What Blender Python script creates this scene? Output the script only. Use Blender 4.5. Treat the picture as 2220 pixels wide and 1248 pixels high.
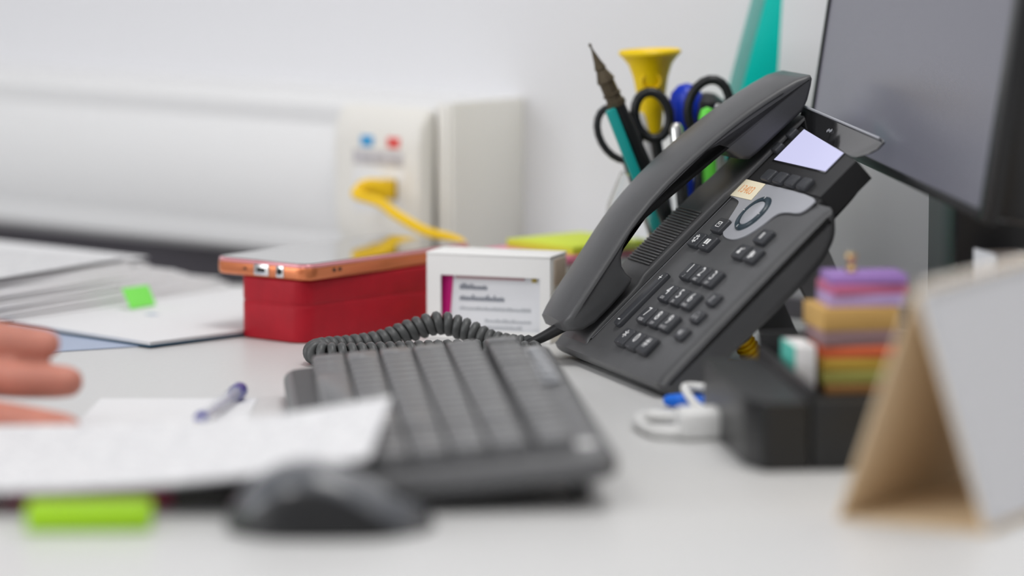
import bpy, bmesh, math, random
from mathutils import Vector, Matrix
random.seed(7)
R = math.radians
S = bpy.context.scene
for o in list(bpy.data.objects):
    bpy.data.objects.remove(o, do_unlink=True)
COL = S.collection

# ------------------------------------------------------------------ camera, world, light, exposure
cam_d = bpy.data.cameras.new('camera'); cam = bpy.data.objects.new('camera', cam_d); COL.objects.link(cam)
cam.location = (0, 0, 0.30); cam.rotation_euler = (R(90 - 7.013), 0, 0)
cam_d.lens = 135; cam_d.sensor_width = 36; cam_d.sensor_fit = 'HORIZONTAL'
cam_d.clip_start = 0.05; cam_d.clip_end = 50
cam_d.dof.use_dof = True; cam_d.dof.focus_distance = 2.10; cam_d.dof.aperture_fstop = 2.9; cam_d.dof.aperture_blades = 0
S.camera = cam
S.cycles.max_bounces = 8; S.cycles.diffuse_bounces = 4; S.cycles.glossy_bounces = 4; S.cycles.caustics_reflective = False
W_ = bpy.data.worlds.new('world'); S.world = W_; W_.use_nodes = True
bg = W_.node_tree.nodes['Background']; bg.inputs[0].default_value = (0.93, 0.95, 1.0, 1); bg.inputs[1].default_value = 0.49
S.view_settings.view_transform = 'Standard'; S.view_settings.look = 'None'
S.view_settings.exposure = 0.10; S.view_settings.gamma = 1.0; S.view_settings.use_curve_mapping = False


def area(name, loc, size, power, rot=(0, 0, 0), color=(1, 1, 1)):
    d = bpy.data.lights.new(name, 'AREA'); d.shape = 'RECTANGLE'; d.size, d.size_y = size; d.energy = power; d.color = color
    o = bpy.data.objects.new(name, d); COL.objects.link(o); o.location = loc; o.rotation_euler = rot
    return o


# ceiling luminaires of the office, and a fill light added at left as if from a window
area('ceiling_panel_light', (0.35, 1.75, 1.90), (0.6, 1.2), 17, (0, 0, 0), (1.0, 0.985, 0.96))
area('ceiling_panel_light_rear', (-0.9, 0.2, 1.90), (0.6, 1.2), 15, (0, 0, 0), (1.0, 0.985, 0.96))
area('ceiling_panel_light_side', (1.5, 0.3, 1.90), (0.6, 1.2), 4, (0, 0, 0), (1.0, 0.985, 0.96))
area('left_fill_light', (-2.83, 0.6, 0.75), (1.5, 2.2), 37, (0, R(-90), 0), (0.97, 0.985, 1.0))


# ------------------------------------------------------------------ materials
def mat(name, col, rough=0.5, metal=0.0, bump=0.0, bscale=400.0, var=0.0, vscale=40.0, trans=0.0, ior=1.45, emit=None, estr=0.0, spec=0.5, coat=0.0, sss=0.0, alpha=1.0, sheen=0.0):
    m = bpy.data.materials.new(name); m.use_nodes = True
    nt = m.node_tree; b = nt.nodes['Principled BSDF']
    b.inputs['Base Color'].default_value = (*col, 1); b.inputs['Roughness'].default_value = rough; b.inputs['Metallic'].default_value = metal
    b.inputs['IOR'].default_value = ior; b.inputs['Transmission Weight'].default_value = trans; b.inputs['Specular IOR Level'].default_value = spec
    b.inputs['Coat Weight'].default_value = coat; b.inputs['Alpha'].default_value = alpha
    if sheen: b.inputs['Sheen Weight'].default_value = sheen
    if sss:
        b.inputs['Subsurface Weight'].default_value = sss; b.inputs['Subsurface Radius'].default_value = (0.006, 0.002, 0.001); b.inputs['Subsurface Scale'].default_value = 1.0
    if emit:
        b.inputs['Emission Color'].default_value = (*emit, 1); b.inputs['Emission Strength'].default_value = estr
    tc = nt.nodes.new('ShaderNodeTexCoord')
    if var:
        n = nt.nodes.new('ShaderNodeTexNoise'); n.inputs['Scale'].default_value = vscale; n.inputs['Detail'].default_value = 4
        nt.links.new(tc.outputs['Object'], n.inputs['Vector'])
        r = nt.nodes.new('ShaderNodeValToRGB')
        r.color_ramp.elements[0].position = 0.3; r.color_ramp.elements[1].position = 0.7
        r.color_ramp.elements[0].color = (*[max(0, c * (1 - var)) for c in col], 1); r.color_ramp.elements[1].color = (*[min(1, c * (1 + var)) for c in col], 1)
        nt.links.new(n.outputs['Fac'], r.inputs['Fac']); nt.links.new(r.outputs['Color'], b.inputs['Base Color'])
    if bump:
        n2 = nt.nodes.new('ShaderNodeTexNoise'); n2.inputs['Scale'].default_value = bscale; n2.inputs['Detail'].default_value = 3
        nt.links.new(tc.outputs['Object'], n2.inputs['Vector'])
        bp = nt.nodes.new('ShaderNodeBump'); bp.inputs['Strength'].default_value = bump; bp.inputs['Distance'].default_value = 0.0005
        nt.links.new(n2.outputs['Fac'], bp.inputs['Height']); nt.links.new(bp.outputs['Normal'], b.inputs['Normal'])
    return m


def print_mat(name, col, ink, pitch, axis='Y', duty=0.42, ink_amt=0.35):
    """white paper with faint printed text lines (flat print)"""
    m = mat(name, col, 0.75)
    nt = m.node_tree; b = nt.nodes['Principled BSDF']
    tc = nt.nodes.new('ShaderNodeTexCoord'); sp = nt.nodes.new('ShaderNodeSeparateXYZ'); nt.links.new(tc.outputs['UV'], sp.inputs[0])
    def math_(op, a, v=None):
        k = nt.nodes.new('ShaderNodeMath'); k.operation = op
        nt.links.new(a, k.inputs[0])
        if v is not None:
            if isinstance(v, (int, float)): k.inputs[1].default_value = v
            else: nt.links.new(v, k.inputs[1])
        return k.outputs[0]
    row = math_('FRACT', math_('MULTIPLY', sp.outputs[axis], 1.0 / pitch))
    on = math_('LESS_THAN', row, duty)
    n = nt.nodes.new('ShaderNodeTexNoise'); n.inputs['Scale'].default_value = 120; nt.links.new(tc.outputs['UV'], n.inputs['Vector'])
    words = math_('GREATER_THAN', n.outputs['Fac'], 0.47)
    f = math_('MULTIPLY', math_('MULTIPLY', on, words), ink_amt)
    mx = nt.nodes.new('ShaderNodeMixRGB'); mx.inputs[1].default_value = (*col, 1); mx.inputs[2].default_value = (*ink, 1)
    nt.links.new(f, mx.inputs[0]); nt.links.new(mx.outputs[0], b.inputs['Base Color'])
    return m


M = dict(
    wall=mat('wall_paint', (0.80, 0.80, 0.82), 0.7, bump=0.15, bscale=150),
    floor=mat('floor_vinyl', (0.16, 0.14, 0.15), 0.5, var=0.25, vscale=6),
    gapshade=mat('gap_shade', (0.16, 0.15, 0.17), 0.55),
    ceil=mat('ceiling_paint', (0.8, 0.8, 0.8), 0.8),
    desk=mat('desk_laminate', (0.66, 0.66, 0.655), 0.38, bump=0.04, bscale=900, var=0.015, vscale=300),
    steel=mat('painted_steel', (0.45, 0.46, 0.47), 0.4, 0.3),
    pvc=mat('white_pvc', (0.82, 0.82, 0.82), 0.4), ivory=mat('ivory_pvc', (0.83, 0.81, 0.76), 0.4), capgrey=mat('end_cap_pvc', (0.86, 0.84, 0.79), 0.5),
    bluetab=mat('blue_tab', (0.0, 0.32, 0.68), 0.4), redtab=mat('red_tab', (0.8, 0.07, 0.06), 0.4), labelgrey=mat('printed_strip', (0.55, 0.53, 0.55), 0.6, var=0.25, vscale=250),
    dark=mat('dark_hole', (0.015, 0.015, 0.015), 0.7), yellow=mat('yellow_cable', (0.95, 0.60, 0.0), 0.4),
    phone=mat('phone_plastic', (0.084, 0.085, 0.088), 0.36, bump=0.12, bscale=1500, var=0.06, vscale=60),
    phonekey=mat('phone_key_rubber', (0.040, 0.042, 0.048), 0.45, bump=0.08, bscale=1500), phonedark=mat('phone_black_plastic', (0.022, 0.022, 0.023), 0.45, bump=0.05, bscale=1500),
    gloss=mat('gloss_black', (0.012, 0.012, 0.013), 0.08, coat=0.5), silver=mat('silver_plastic', (0.50, 0.51, 0.55), 0.36, 0.35, bump=0.05, bscale=2000),
    ring=mat('ring_blue_black', (0.03, 0.05, 0.065), 0.3), legend=mat('white_print', (0.80, 0.80, 0.80), 0.5), legend2=mat('grey_print', (0.45, 0.45, 0.46), 0.5),
    lcd=mat('lit_display', (0.05, 0.05, 0.06), 0.35, emit=(0.60, 0.60, 0.86), estr=0.92), sticker=mat('cream_sticker', (0.86, 0.78, 0.58), 0.6), orange_ink=mat('orange_ink', (0.80, 0.38, 0.16), 0.6),
    cord=mat('grey_cord', (0.085, 0.088, 0.088), 0.38), stand=mat('stand_plastic', (0.20, 0.20, 0.205), 0.5),
    red=mat('red_leatherette', (0.42, 0.008, 0.020), 0.45, spec=0.3, bump=0.35, bscale=1800, var=0.08, vscale=80),
    copper=mat('copper_bumper', (0.75, 0.24, 0.10), 0.22, 0.55), rosecase=mat('pink_clear_case', (0.80, 0.32, 0.36), 0.15, 0.2, coat=0.6), glass=mat('screen_glass', (0.02, 0.02, 0.022), 0.06, coat=1.0, spec=0.8),
    metal=mat('bright_metal', (0.75, 0.74, 0.72), 0.25, 1.0),
    card=mat('white_card', (0.91, 0.905, 0.89), 0.6), magenta=mat('magenta_print', (0.62, 0.002, 0.20), 0.5), pagewhite=mat('card_stock', (0.84, 0.85, 0.88), 0.6), inkgrey=mat('ink_grey', (0.25, 0.27, 0.32), 0.6), inklight=mat('ink_light', (0.55, 0.57, 0.60), 0.6), kraft=mat('card_edge', (0.55, 0.45, 0.36), 0.7), gold=mat('gold_print', (0.45, 0.34, 0.06), 0.5), rose=mat('rose_print', (0.55, 0.36, 0.38), 0.6),
    pink=mat('pink_paper', (0.90, 0.28, 0.42), 0.7), lime=mat('lime_paper', (0.66, 0.78, 0.06), 0.7), flag=mat('green_flag', (0.24, 0.90, 0.12), 0.5, emit=None),
    paper=mat('white_paper', (0.83, 0.83, 0.84), 0.7), paper2=mat('grey_white_paper', (0.78, 0.77, 0.78), 0.7), bluefolder=mat('blue_grey_folder', (0.42, 0.49, 0.64), 0.45), tealedge=mat('dark_teal_cover', (0.02, 0.07, 0.12), 0.4),
    printed=print_mat('printed_page', (0.78, 0.78, 0.79), (0.15, 0.15, 0.2), 0.0062), printed2=print_mat('printed_page_small', (0.74, 0.74, 0.745), (0.2, 0.2, 0.25), 0.005, ink_amt=0.25),
    kb=mat('keyboard_plastic', (0.115, 0.116, 0.120), 0.36, bump=0.1, bscale=1500), key=mat('key_plastic', (0.125, 0.126, 0.130), 0.33, bump=0.1, bscale=1500), kbdark=mat('keyboard_well', (0.05, 0.05, 0.052), 0.5),
    mediabar=mat('media_bar_grey', (0.30, 0.31, 0.33), 0.25),  # paler than the case to stand in for a highlight on the strip
    mouse=mat('mouse_shell', (0.085, 0.090, 0.100), 0.24, coat=0.3), mouseside=mat('mouse_side', (0.012, 0.012, 0.013), 0.45), rubber=mat('rubber', (0.02, 0.02, 0.02), 0.7),
    maroon=mat('maroon_cover', (0.30, 0.025, 0.075), 0.45, bump=0.2), charcoal=mat('charcoal_cover', (0.055, 0.05, 0.05), 0.5), eraser=mat('green_rubber', (0.36, 0.66, 0.01), 0.5),
    clear=mat('clear_plastic', (0.90, 0.90, 0.95), 0.08, alpha=0.28), ink=mat('violet_ink', (0.10, 0.05, 0.22), 0.3), navy=mat('navy_cap', (0.03, 0.03, 0.30), 0.3), brass=mat('brass', (0.7, 0.5, 0.2), 0.3, 1.0),
    bluepen=mat('blue_pen', (0.0, 0.16, 0.80), 0.3), whitecable=mat('white_cable', (0.82, 0.82, 0.81), 0.4),
    blackbox=mat('black_plastic', (0.013, 0.0135, 0.014), 0.36, bump=0.1, bscale=900), blackin=mat('black_recess', (0.012, 0.012, 0.012), 0.6),
    tan=mat('tan_paper', (0.62, 0.38, 0.12), 0.7), mauve=mat('mauve_paper', (0.30, 0.19, 0.20), 0.7), coral=mat('coral_paper', (0.78, 0.16, 0.06), 0.7), amber=mat('amber_paper', (0.62, 0.40, 0.06), 0.7), olive=mat('olive_paper', (0.42, 0.40, 0.10), 0.7), brown=mat('brown_paper', (0.36, 0.18, 0.06), 0.7), violet=mat('violet_film', (0.36, 0.20, 0.55), 0.4), berry=mat('berry_film', (0.60, 0.16, 0.30), 0.4), lilac=mat('lilac_film', (0.48, 0.36, 0.66), 0.4), tealpaper=mat('teal_paper', (0.1, 0.55, 0.45), 0.6),
    kraftboard=mat('kraft_board', (0.80, 0.64, 0.44), 0.75, var=0.05, vscale=300), bezel=mat('bezel_black', (0.012, 0.012, 0.013), 0.35), screen=mat('monitor_glass', (0.03, 0.03, 0.034), 0.25, coat=0.0, spec=0.5, emit=(0.80, 0.80, 1.0), estr=0.115),  # monitor screen: weak emission added in place of the room's reflection
    frost=mat('grey_mottled_board', (0.55, 0.58, 0.565), 0.6, var=0.12, vscale=45, bump=0.2, bscale=120), beige=mat('beige_carton', (0.50, 0.42, 0.36), 0.6),
    cup=mat('clear_tumbler', (0.97, 0.98, 0.98), 0.05, trans=1.0, ior=1.22), blackplastic=mat('scissor_black', (0.012, 0.013, 0.014), 0.35), bronze=mat('bronze_finial', (0.10, 0.078, 0.048), 0.42, 0.5, bump=0.5, bscale=500), teal=mat('teal_plastic', (0.0, 0.30, 0.28), 0.4), horn=mat('horn_yellow', (0.95, 0.66, 0.0), 0.4), royal=mat('royal_blue', (0.005, 0.04, 0.55), 0.35), leaf=mat('leaf_green', (0.15, 0.75, 0.07), 0.4), wood=mat('pencil_wood', (0.62, 0.40, 0.20), 0.6), violetpen=mat('violet_pencil', (0.10, 0.06, 0.25), 0.4),
    ruler=mat('teal_translucent', (0.0, 0.66, 0.56), 0.3), rulerpale=mat('pale_teal_film', (0.30, 0.72, 0.66), 0.3, trans=0.35),
    skin=mat('skin', (0.56, 0.225, 0.165), 0.5, sss=0.25, var=0.10, vscale=55, bump=0.25, bscale=500), nail=mat('nail', (0.70, 0.42, 0.36), 0.3), sleeve=mat('sleeve_cloth', (0.12, 0.13, 0.18), 0.85, bump=0.4, bscale=900), lamp=mat('lamp_housing', (0.8, 0.8, 0.8), 0.5),
)


# ------------------------------------------------------------------ mesh helpers
def to_mesh(bm, smooth=True, angle=35):
    bmesh.ops.recalc_face_normals(bm, faces=bm.faces)
    me = bpy.data.meshes.new('mesh')
    if smooth:
        for f in bm.faces: f.smooth = True
        for e in bm.edges:
            if len(e.link_faces) == 2 and e.calc_face_angle(0) > R(angle): e.smooth = False
    bm.to_mesh(me); bm.free()
    return me


def put(name, me, m, parent=None, loc=(0, 0, 0), rot=(0, 0, 0)):
    o = bpy.data.objects.new(name, me); COL.objects.link(o)
    if m is not None and len(me.materials) == 0: me.materials.append(M[m] if isinstance(m, str) else m)
    o.parent = parent; o.location = loc; o.rotation_euler = rot
    return o


def thing(name, label, cat, loc=(0, 0, 0), rot=(0, 0, 0), group=None):
    o = bpy.data.objects.new(name, None); COL.objects.link(o); o.empty_display_size = 0.02
    o.location = loc; o.rotation_euler = rot
    o['label'] = label; o['category'] = cat
    if group: o['group'] = group
    return o


def tag(o, label, cat, group=None):
    o['label'] = label; o['category'] = cat
    if group: o['group'] = group
    return o


def box(x0, x1, y0, y1, z0, z1, r=0.0, seg=2):
    bm = bmesh.new()
    v = [bm.verts.new((x, y, z)) for z in (z0, z1) for y in (y0, y1) for x in (x0, x1)]
    for q in ((0, 1, 3, 2), (4, 6, 7, 5), (0, 4, 5, 1), (2, 3, 7, 6), (0, 2, 6, 4), (1, 5, 7, 3)): bm.faces.new([v[i] for i in q])
    if r: bmesh.ops.bevel(bm, geom=list(bm.edges), offset=r, segments=seg, profile=0.5, affect='EDGES', clamp_overlap=True)
    return to_mesh(bm)


def cbox(w, d, h, r=0.0, seg=2):
    return box(-w / 2, w / 2, -d / 2, d / 2, 0, h, r, seg)


def prism(poly, z0, z1, r=0.0, seg=2, f=lambda x, y, z: (x, y, z)):
    bm = bmesh.new()
    a = [bm.verts.new(f(x, y, z0)) for x, y in poly]; b = [bm.verts.new(f(x, y, z1)) for x, y in poly]
    n = len(poly)
    bm.faces.new(a[::-1]); bm.faces.new(b)
    for i in range(n): bm.faces.new((a[i], a[(i + 1) % n], b[(i + 1) % n], b[i]))
    if r:
        es = [e for e in bm.edges if len(e.link_faces) == 2 and e.calc_face_angle(0) > R(30)]
        bmesh.ops.bevel(bm, geom=es, offset=r, segments=seg, profile=0.5, affect='EDGES', clamp_overlap=True)
    return to_mesh(bm)


def chaikin(p, n=1, closed=True, k=0.25):
    for _ in range(n):
        q = []; L = len(p)
        rng = range(L) if closed else range(L - 1)
        for i in rng:
            a, b = p[i], p[(i + 1) % L]
            q.append(tuple(a[j] + (b[j] - a[j]) * k for j in range(len(a)))); q.append(tuple(a[j] + (b[j] - a[j]) * (1 - k) for j in range(len(a))))
        if not closed: q = [p[0]] + q + [p[-1]]
        p = q
    return p


def area2(p): return sum(p[i][0] * p[(i + 1) % len(p)][1] - p[(i + 1) % len(p)][0] * p[i][1] for i in range(len(p))) / 2


def offset_poly(p, d):
    s = 1 if area2(p) > 0 else -1; n = len(p); out = []
    for i in range(n):
        a, b, c = Vector(p[i - 1]), Vector(p[i]), Vector(p[(i + 1) % n])
        e1 = (b - a); e2 = (c - b)
        if e1.length < 1e-9 or e2.length < 1e-9: out.append(tuple(b)); continue
        e1.normalize(); e2.normalize()
        n1 = Vector((-e1.y, e1.x)) * s; n2 = Vector((-e2.y, e2.x)) * s
        m = n1 + n2
        if m.length < 1e-6: out.append(tuple(b)); continue
        m.normalize(); k = max(0.5, m.dot(n1))
        out.append(tuple(b + m * (d / k)))
    return out


def rounded_prism(poly, t0, t1, r, f, steps=4, angle=35):
    """poly extruded along t with rounded ends (fillet r); f(p, q, t) -> xyz"""
    rings = []
    ts = [(t0 + r * (1 - math.cos(i / steps * math.pi / 2)) , r * (1 - math.sin(i / steps * math.pi / 2))) for i in range(steps + 1)]
    ts += [(t1 - a + t0, ins) for a, ins in reversed(ts)]
    bm = bmesh.new(); n = len(poly)
    for t, ins in ts:
        rings.append([bm.verts.new(f(x, y, t)) for x, y in (offset_poly(poly, ins) if ins > 1e-7 else poly)])
    for a, b in zip(rings, rings[1:]):
        for i in range(n): bm.faces.new((a[i], a[(i + 1) % n], b[(i + 1) % n], b[i]))
    bm.faces.new(rings[0][::-1]); bm.faces.new(rings[-1])
    return to_mesh(bm, angle=angle)


def lathe(prof, n=24, close=True):
    bm = bmesh.new(); rings = []
    for r, z in prof:
        if r < 1e-6: rings.append([bm.verts.new((0, 0, z))])
        else: rings.append([bm.verts.new((r * math.cos(2 * math.pi * i / n), r * math.sin(2 * math.pi * i / n), z)) for i in range(n)])
    for a, b in zip(rings, rings[1:]):
        for i in range(n):
            j = (i + 1) % n
            if len(a) == 1 and len(b) == 1: continue
            if len(a) == 1: bm.faces.new((a[0], b[j], b[i]))
            elif len(b) == 1: bm.faces.new((a[i], a[j], b[0]))
            else: bm.faces.new((a[i], a[j], b[j], b[i]))
    if close:
        if len(rings[0]) > 1: bm.faces.new(rings[0][::-1])
        if len(rings[-1]) > 1: bm.faces.new(rings[-1])
    return to_mesh(bm)


def spline(pts, per=8, closed=False):
    P = [Vector(p) for p in pts]; out = []; n = len(P)
    rng = n if closed else n - 1
    for i in range(rng):
        if closed: p0, p1, p2, p3 = P[i - 1], P[i], P[(i + 1) % n], P[(i + 2) % n]
        else: p0, p1, p2, p3 = P[max(i - 1, 0)], P[i], P[i + 1], P[min(i + 2, n - 1)]
        for k in range(per):
            t = k / per
            out.append(0.5 * ((2 * p1) + (p2 - p0) * t + (2 * p0 - 5 * p1 + 4 * p2 - p3) * t * t + (3 * p1 - p0 - 3 * p2 + p3) * t ** 3))
    if not closed: out.append(P[-1])
    return out


def frames(path, closed=False):
    n = len(path); T = []
    for i in range(n):
        a = path[(i - 1) % n] if (closed or i > 0) else path[i]; b = path[(i + 1) % n] if (closed or i < n - 1) else path[i]
        T.append((b - a).normalized())
    up = Vector((0, 0, 1)) if abs(T[0].z) < 0.9 else Vector((1, 0, 0))
    N = [(up - T[0] * up.dot(T[0])).normalized()]
    for i in range(1, n):
        v = N[-1] - T[i] * N[-1].dot(T[i]); N.append(v.normalized())
    return T, N


def tube(path, r, n=10, closed=False, flat=1.0):
    path = [Vector(p) for p in path]
    T, N = frames(path, closed); bm = bmesh.new(); rings = []
    for i, p in enumerate(path):
        rr = r(i / max(1, len(path) - 1)) if callable(r) else r
        Bv = T[i].cross(N[i])
        rings.append([bm.verts.new(p + N[i] * rr * flat * math.cos(2 * math.pi * k / n) + Bv * rr * math.sin(2 * math.pi * k / n)) for k in range(n)])
    m = len(rings)
    for i in range(m if closed else m - 1):
        a, b = rings[i], rings[(i + 1) % m]
        for k in range(n): bm.faces.new((a[k], a[(k + 1) % n], b[(k + 1) % n], b[k]))
    if not closed: bm.faces.new(rings[0][::-1]); bm.faces.new(rings[-1])
    return to_mesh(bm, angle=60)


def sheet(corners, nx=12, ny=12, dz=lambda u, v: 0.0, th=0.0003):
    """curved sheet of paper: corners A(0,0) B(1,0) C(1,1) D(0,1); th = thickness"""
    A, B, C, D = [Vector(c) for c in corners]
    bm = bmesh.new(); top = []; bot = []
    uvl = bm.loops.layers.uv.new('UVMap')
    for j in range(ny + 1):
        for i in range(nx + 1):
            u, v = i / nx, j / ny
            p = A * (1 - u) * (1 - v) + B * u * (1 - v) + C * u * v + D * (1 - u) * v; p.z += dz(u, v)
            top.append(bm.verts.new(p)); bot.append(bm.verts.new((p.x, p.y, p.z - th)))
    w = (B - A).length; h = (D - A).length
    id_ = lambda i, j: j * (nx + 1) + i
    def face(vs, uv=None):
        f = bm.faces.new(vs)
        if uv:
            for l, t in zip(f.loops, uv): l[uvl].uv = t
    for j in range(ny):
        for i in range(nx):
            q = [(i, j), (i + 1, j), (i + 1, j + 1), (i, j + 1)]
            face([top[id_(*k)] for k in q], [(k[0] / nx * w, k[1] / ny * h) for k in q]); face([bot[id_(*k)] for k in q][::-1])
    rim = [(i, 0) for i in range(nx)] + [(nx, j) for j in range(ny)] + [(i, ny) for i in range(nx, 0, -1)] + [(0, j) for j in range(ny, 0, -1)]
    for k in range(len(rim)):
        a, b = rim[k], rim[(k + 1) % len(rim)]
        face([top[id_(*a)], bot[id_(*a)], bot[id_(*b)], top[id_(*b)]])
    return to_mesh(bm)


_tc = {}
def text_me(s, size, ex=0.00008):
    k = (s, size)
    if k in _tc: return _tc[k].copy()
    cu = bpy.data.curves.new('txt', 'FONT'); cu.body = s; cu.size = size; cu.align_x = 'CENTER'; cu.align_y = 'CENTER'; cu.resolution_u = 3; cu.extrude = ex
    o = bpy.data.objects.new('txt', cu)
    me = bpy.data.meshes.new_from_object(o); bpy.data.objects.remove(o); bpy.data.curves.remove(cu)
    me.materials.clear(); _tc[k] = me
    return me


def join_me(parts):
    """list of (mesh, Matrix) -> one mesh"""
    bm = bmesh.new()
    for me, mx in parts:
        t = bmesh.new(); t.from_mesh(me); t.transform(mx); tmp = bpy.data.meshes.new('t'); t.to_mesh(tmp); t.free(); bm.from_mesh(tmp); bpy.data.meshes.remove(tmp)
    me = bpy.data.meshes.new('mesh'); bm.to_mesh(me); bm.free()
    for p in me.polygons: p.use_smooth = False
    return me


def T_(x=0, y=0, z=0, rz=0): return Matrix.Translation((x, y, z)) @ Matrix.Rotation(rz, 4, 'Z')


# ------------------------------------------------------------------ the room
FLOOR_Z = -0.74
WA = R(42)                                   # wall runs at 42 degrees to the picture plane
WD = Vector((math.cos(WA), -math.sin(WA), 0)); WN = Vector((-math.sin(WA), -math.cos(WA), 0)); WP = Vector((0.0074, 2.45, 0))
o = put('floor', box(-4, 4, -2.5, 6.5, FLOOR_Z - 0.05, FLOOR_Z), 'floor'); o['kind'] = 'structure'
o = put('ceiling', box(-4, 4, -2.5, 6.5, 1.92, 1.97), 'ceil'); o['kind'] = 'structure'
o = put('wall_back', box(-3.6, 3.6, 0, 0.12, FLOOR_Z, 1.92), 'wall', None, (WP.x, WP.y, 0), (0, 0, -WA)); o['kind'] = 'structure'

def wall_with_hole():
    bm = bmesh.new()
    for a in ((-2.5, -0.55, FLOOR_Z, 1.92), (1.75, 5.0, FLOOR_Z, 1.92), (-0.55, 1.75, FLOOR_Z, 0.0), (-0.55, 1.75, 1.52, 1.92)):
        me = box(0, 0.12, a[0], a[1], a[2], a[3]); bm.from_mesh(me); bpy.data.meshes.remove(me)
    return to_mesh(bm)
o = put('wall_left', wall_with_hole(), 'wall', None, (-3.0, 0, 0)); o['kind'] = 'structure'
wn1 = bpy.data.objects.new('added_window', None); COL.objects.link(wn1); wn1.location = (-2.95, 0.6, 0.0); wn1['kind'] = 'structure'  # unseen window, added as an opening for the left fill light
for y0_, y1_, z0_, z1_ in ((-1.15, 1.15, 0.0, 0.06), (-1.15, 1.15, 1.46, 1.52), (-1.15, -1.09, 0.06, 1.46), (1.09, 1.15, 0.06, 1.46), (-0.03, 0.03, 0.06, 1.46)):
    put('added_window_frame', box(-0.03, 0.03, y0_, y1_, z0_, z1_, 0.004), 'pvc', wn1)
put('added_window_sill', box(0.0, 0.22, -1.2, 1.2, -0.03, -0.002, 0.004), 'pvc', wn1)
o = put('gap_shade_panel', box(-3.6, 3.6, -0.012, -0.0005, FLOOR_Z, 0.0115), 'gapshade', None, (WP.x, WP.y, 0), (0, 0, -WA)); o['kind'] = 'structure'  # dark panel added for the shade in the gap below the trunking

# desk: slab whose rear edge leaves a gap behind the papers
desk = thing('desk', 'light grey laminate desk top carrying the phone and keyboard', 'desk', (0, 1.8, FLOOR_Z))
g = 0.004
def wally(x): return 2.45 - (x - 0.0074) * math.tan(WA) - g
poly = [(-0.95, 2.47 + 0.77 * math.tan(WA)), (-0.95, 1.12), (0.80, 1.12), (0.80, wally(0.80)), (-0.002, wally(-0.002)), (-0.18, 2.455)]
put('desk_top', prism([(x, y - 1.8) for x, y in poly], -0.026 - FLOOR_Z, -FLOOR_Z, 0.0015, 2), 'desk', desk)
for lx, ly in ((-0.88, 1.2), (0.72, 1.2), (-0.88, 2.9), (0.45, 1.9)):
    put('leg', box(lx - 0.025, lx + 0.025, ly - 1.825, ly - 1.775, 0, -0.0265 - FLOOR_Z, 0.003), 'steel', desk)

# cable trunking on the wall; local x along the wall, y out of the wall, z up
trk = thing('cable_trunking', 'white plastic cable trunking fixed along the wall', 'cable trunking', (WP.x, WP.y, 0), (0, 0, math.pi - WA))
# local x = -WD (towards the left), local y = WN (into the room)
tp = [(0.0, 0.013), (0.062, 0.013), (0.067, 0.018), (0.067, 0.030), (0.0667, 0.031), (0.0667, 0.103), (0.067, 0.104), (0.067, 0.114), (0.062, 0.120), (0.0, 0.121)]
put('trunking_body', prism(tp, 0.003, 3.2, 0.0, f=lambda y, z, x: (x, y, z)), 'pvc', trk)
put('trunking_lid', box(0.0935, 3.2, 0.0650, 0.0672, 0.0325, 0.1015, 0.0003), 'pvc', trk)
put('end_cap', box(-0.0005, 0.0028, 0.0, 0.0675, 0.0125, 0.1215, 0.001), 'capgrey', trk)
put('edge_strip', box(0.0028, 0.012, 0.0672, 0.0690, 0.0135, 0.1205, 0.0006), 'ivory', trk)

# network socket module clipped onto the trunking
soc = thing('network_socket', 'ivory network socket box with blue and red tabs', 'socket', (WP.x + WN.x * 0.0675 - WD.x * 0.0505, WP.y + WN.y * 0.0675 - WD.y * 0.0505, 0.020), (0, 0, math.pi - WA))
hp = chaikin([(0.0, 0.0), (0.004, 0.0), (0.016, 0.022), (0.016, 0.084), (0.008, 0.097), (0.0, 0.097)], 1, True, 0.15)
put('housing', rounded_prism(hp, -0.0385, 0.0385, 0.004, lambda y, z, x: (x, y + 0.0002, z)), 'ivory', soc)
put('blue_tab', box(0.0025, 0.0130, 0.0155, 0.0168, 0.0720, 0.0787, 0.0004), 'bluetab', soc)
put('red_tab', box(-0.0208, -0.0103, 0.0155, 0.0168, 0.0720, 0.0787, 0.0004), 'redtab', soc)
put('label_strip', box(-0.024, 0.020, 0.0158, 0.0165, 0.0605, 0.0695, 0.0002), 'labelgrey', soc)
put('jack_plate', box(-0.024, 0.020, 0.0158, 0.0163, 0.030, 0.0585, 0.0003), 'pvc', soc)
put('jack_opening', box(-0.0185, -0.0055, 0.0160, 0.01635, 0.0395, 0.0525, 0.0001), 'dark', soc)
put('spare_jack_opening', box(0.003, 0.016, 0.0160, 0.01635, 0.0395, 0.0525, 0.0001), 'capgrey', soc)

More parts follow.
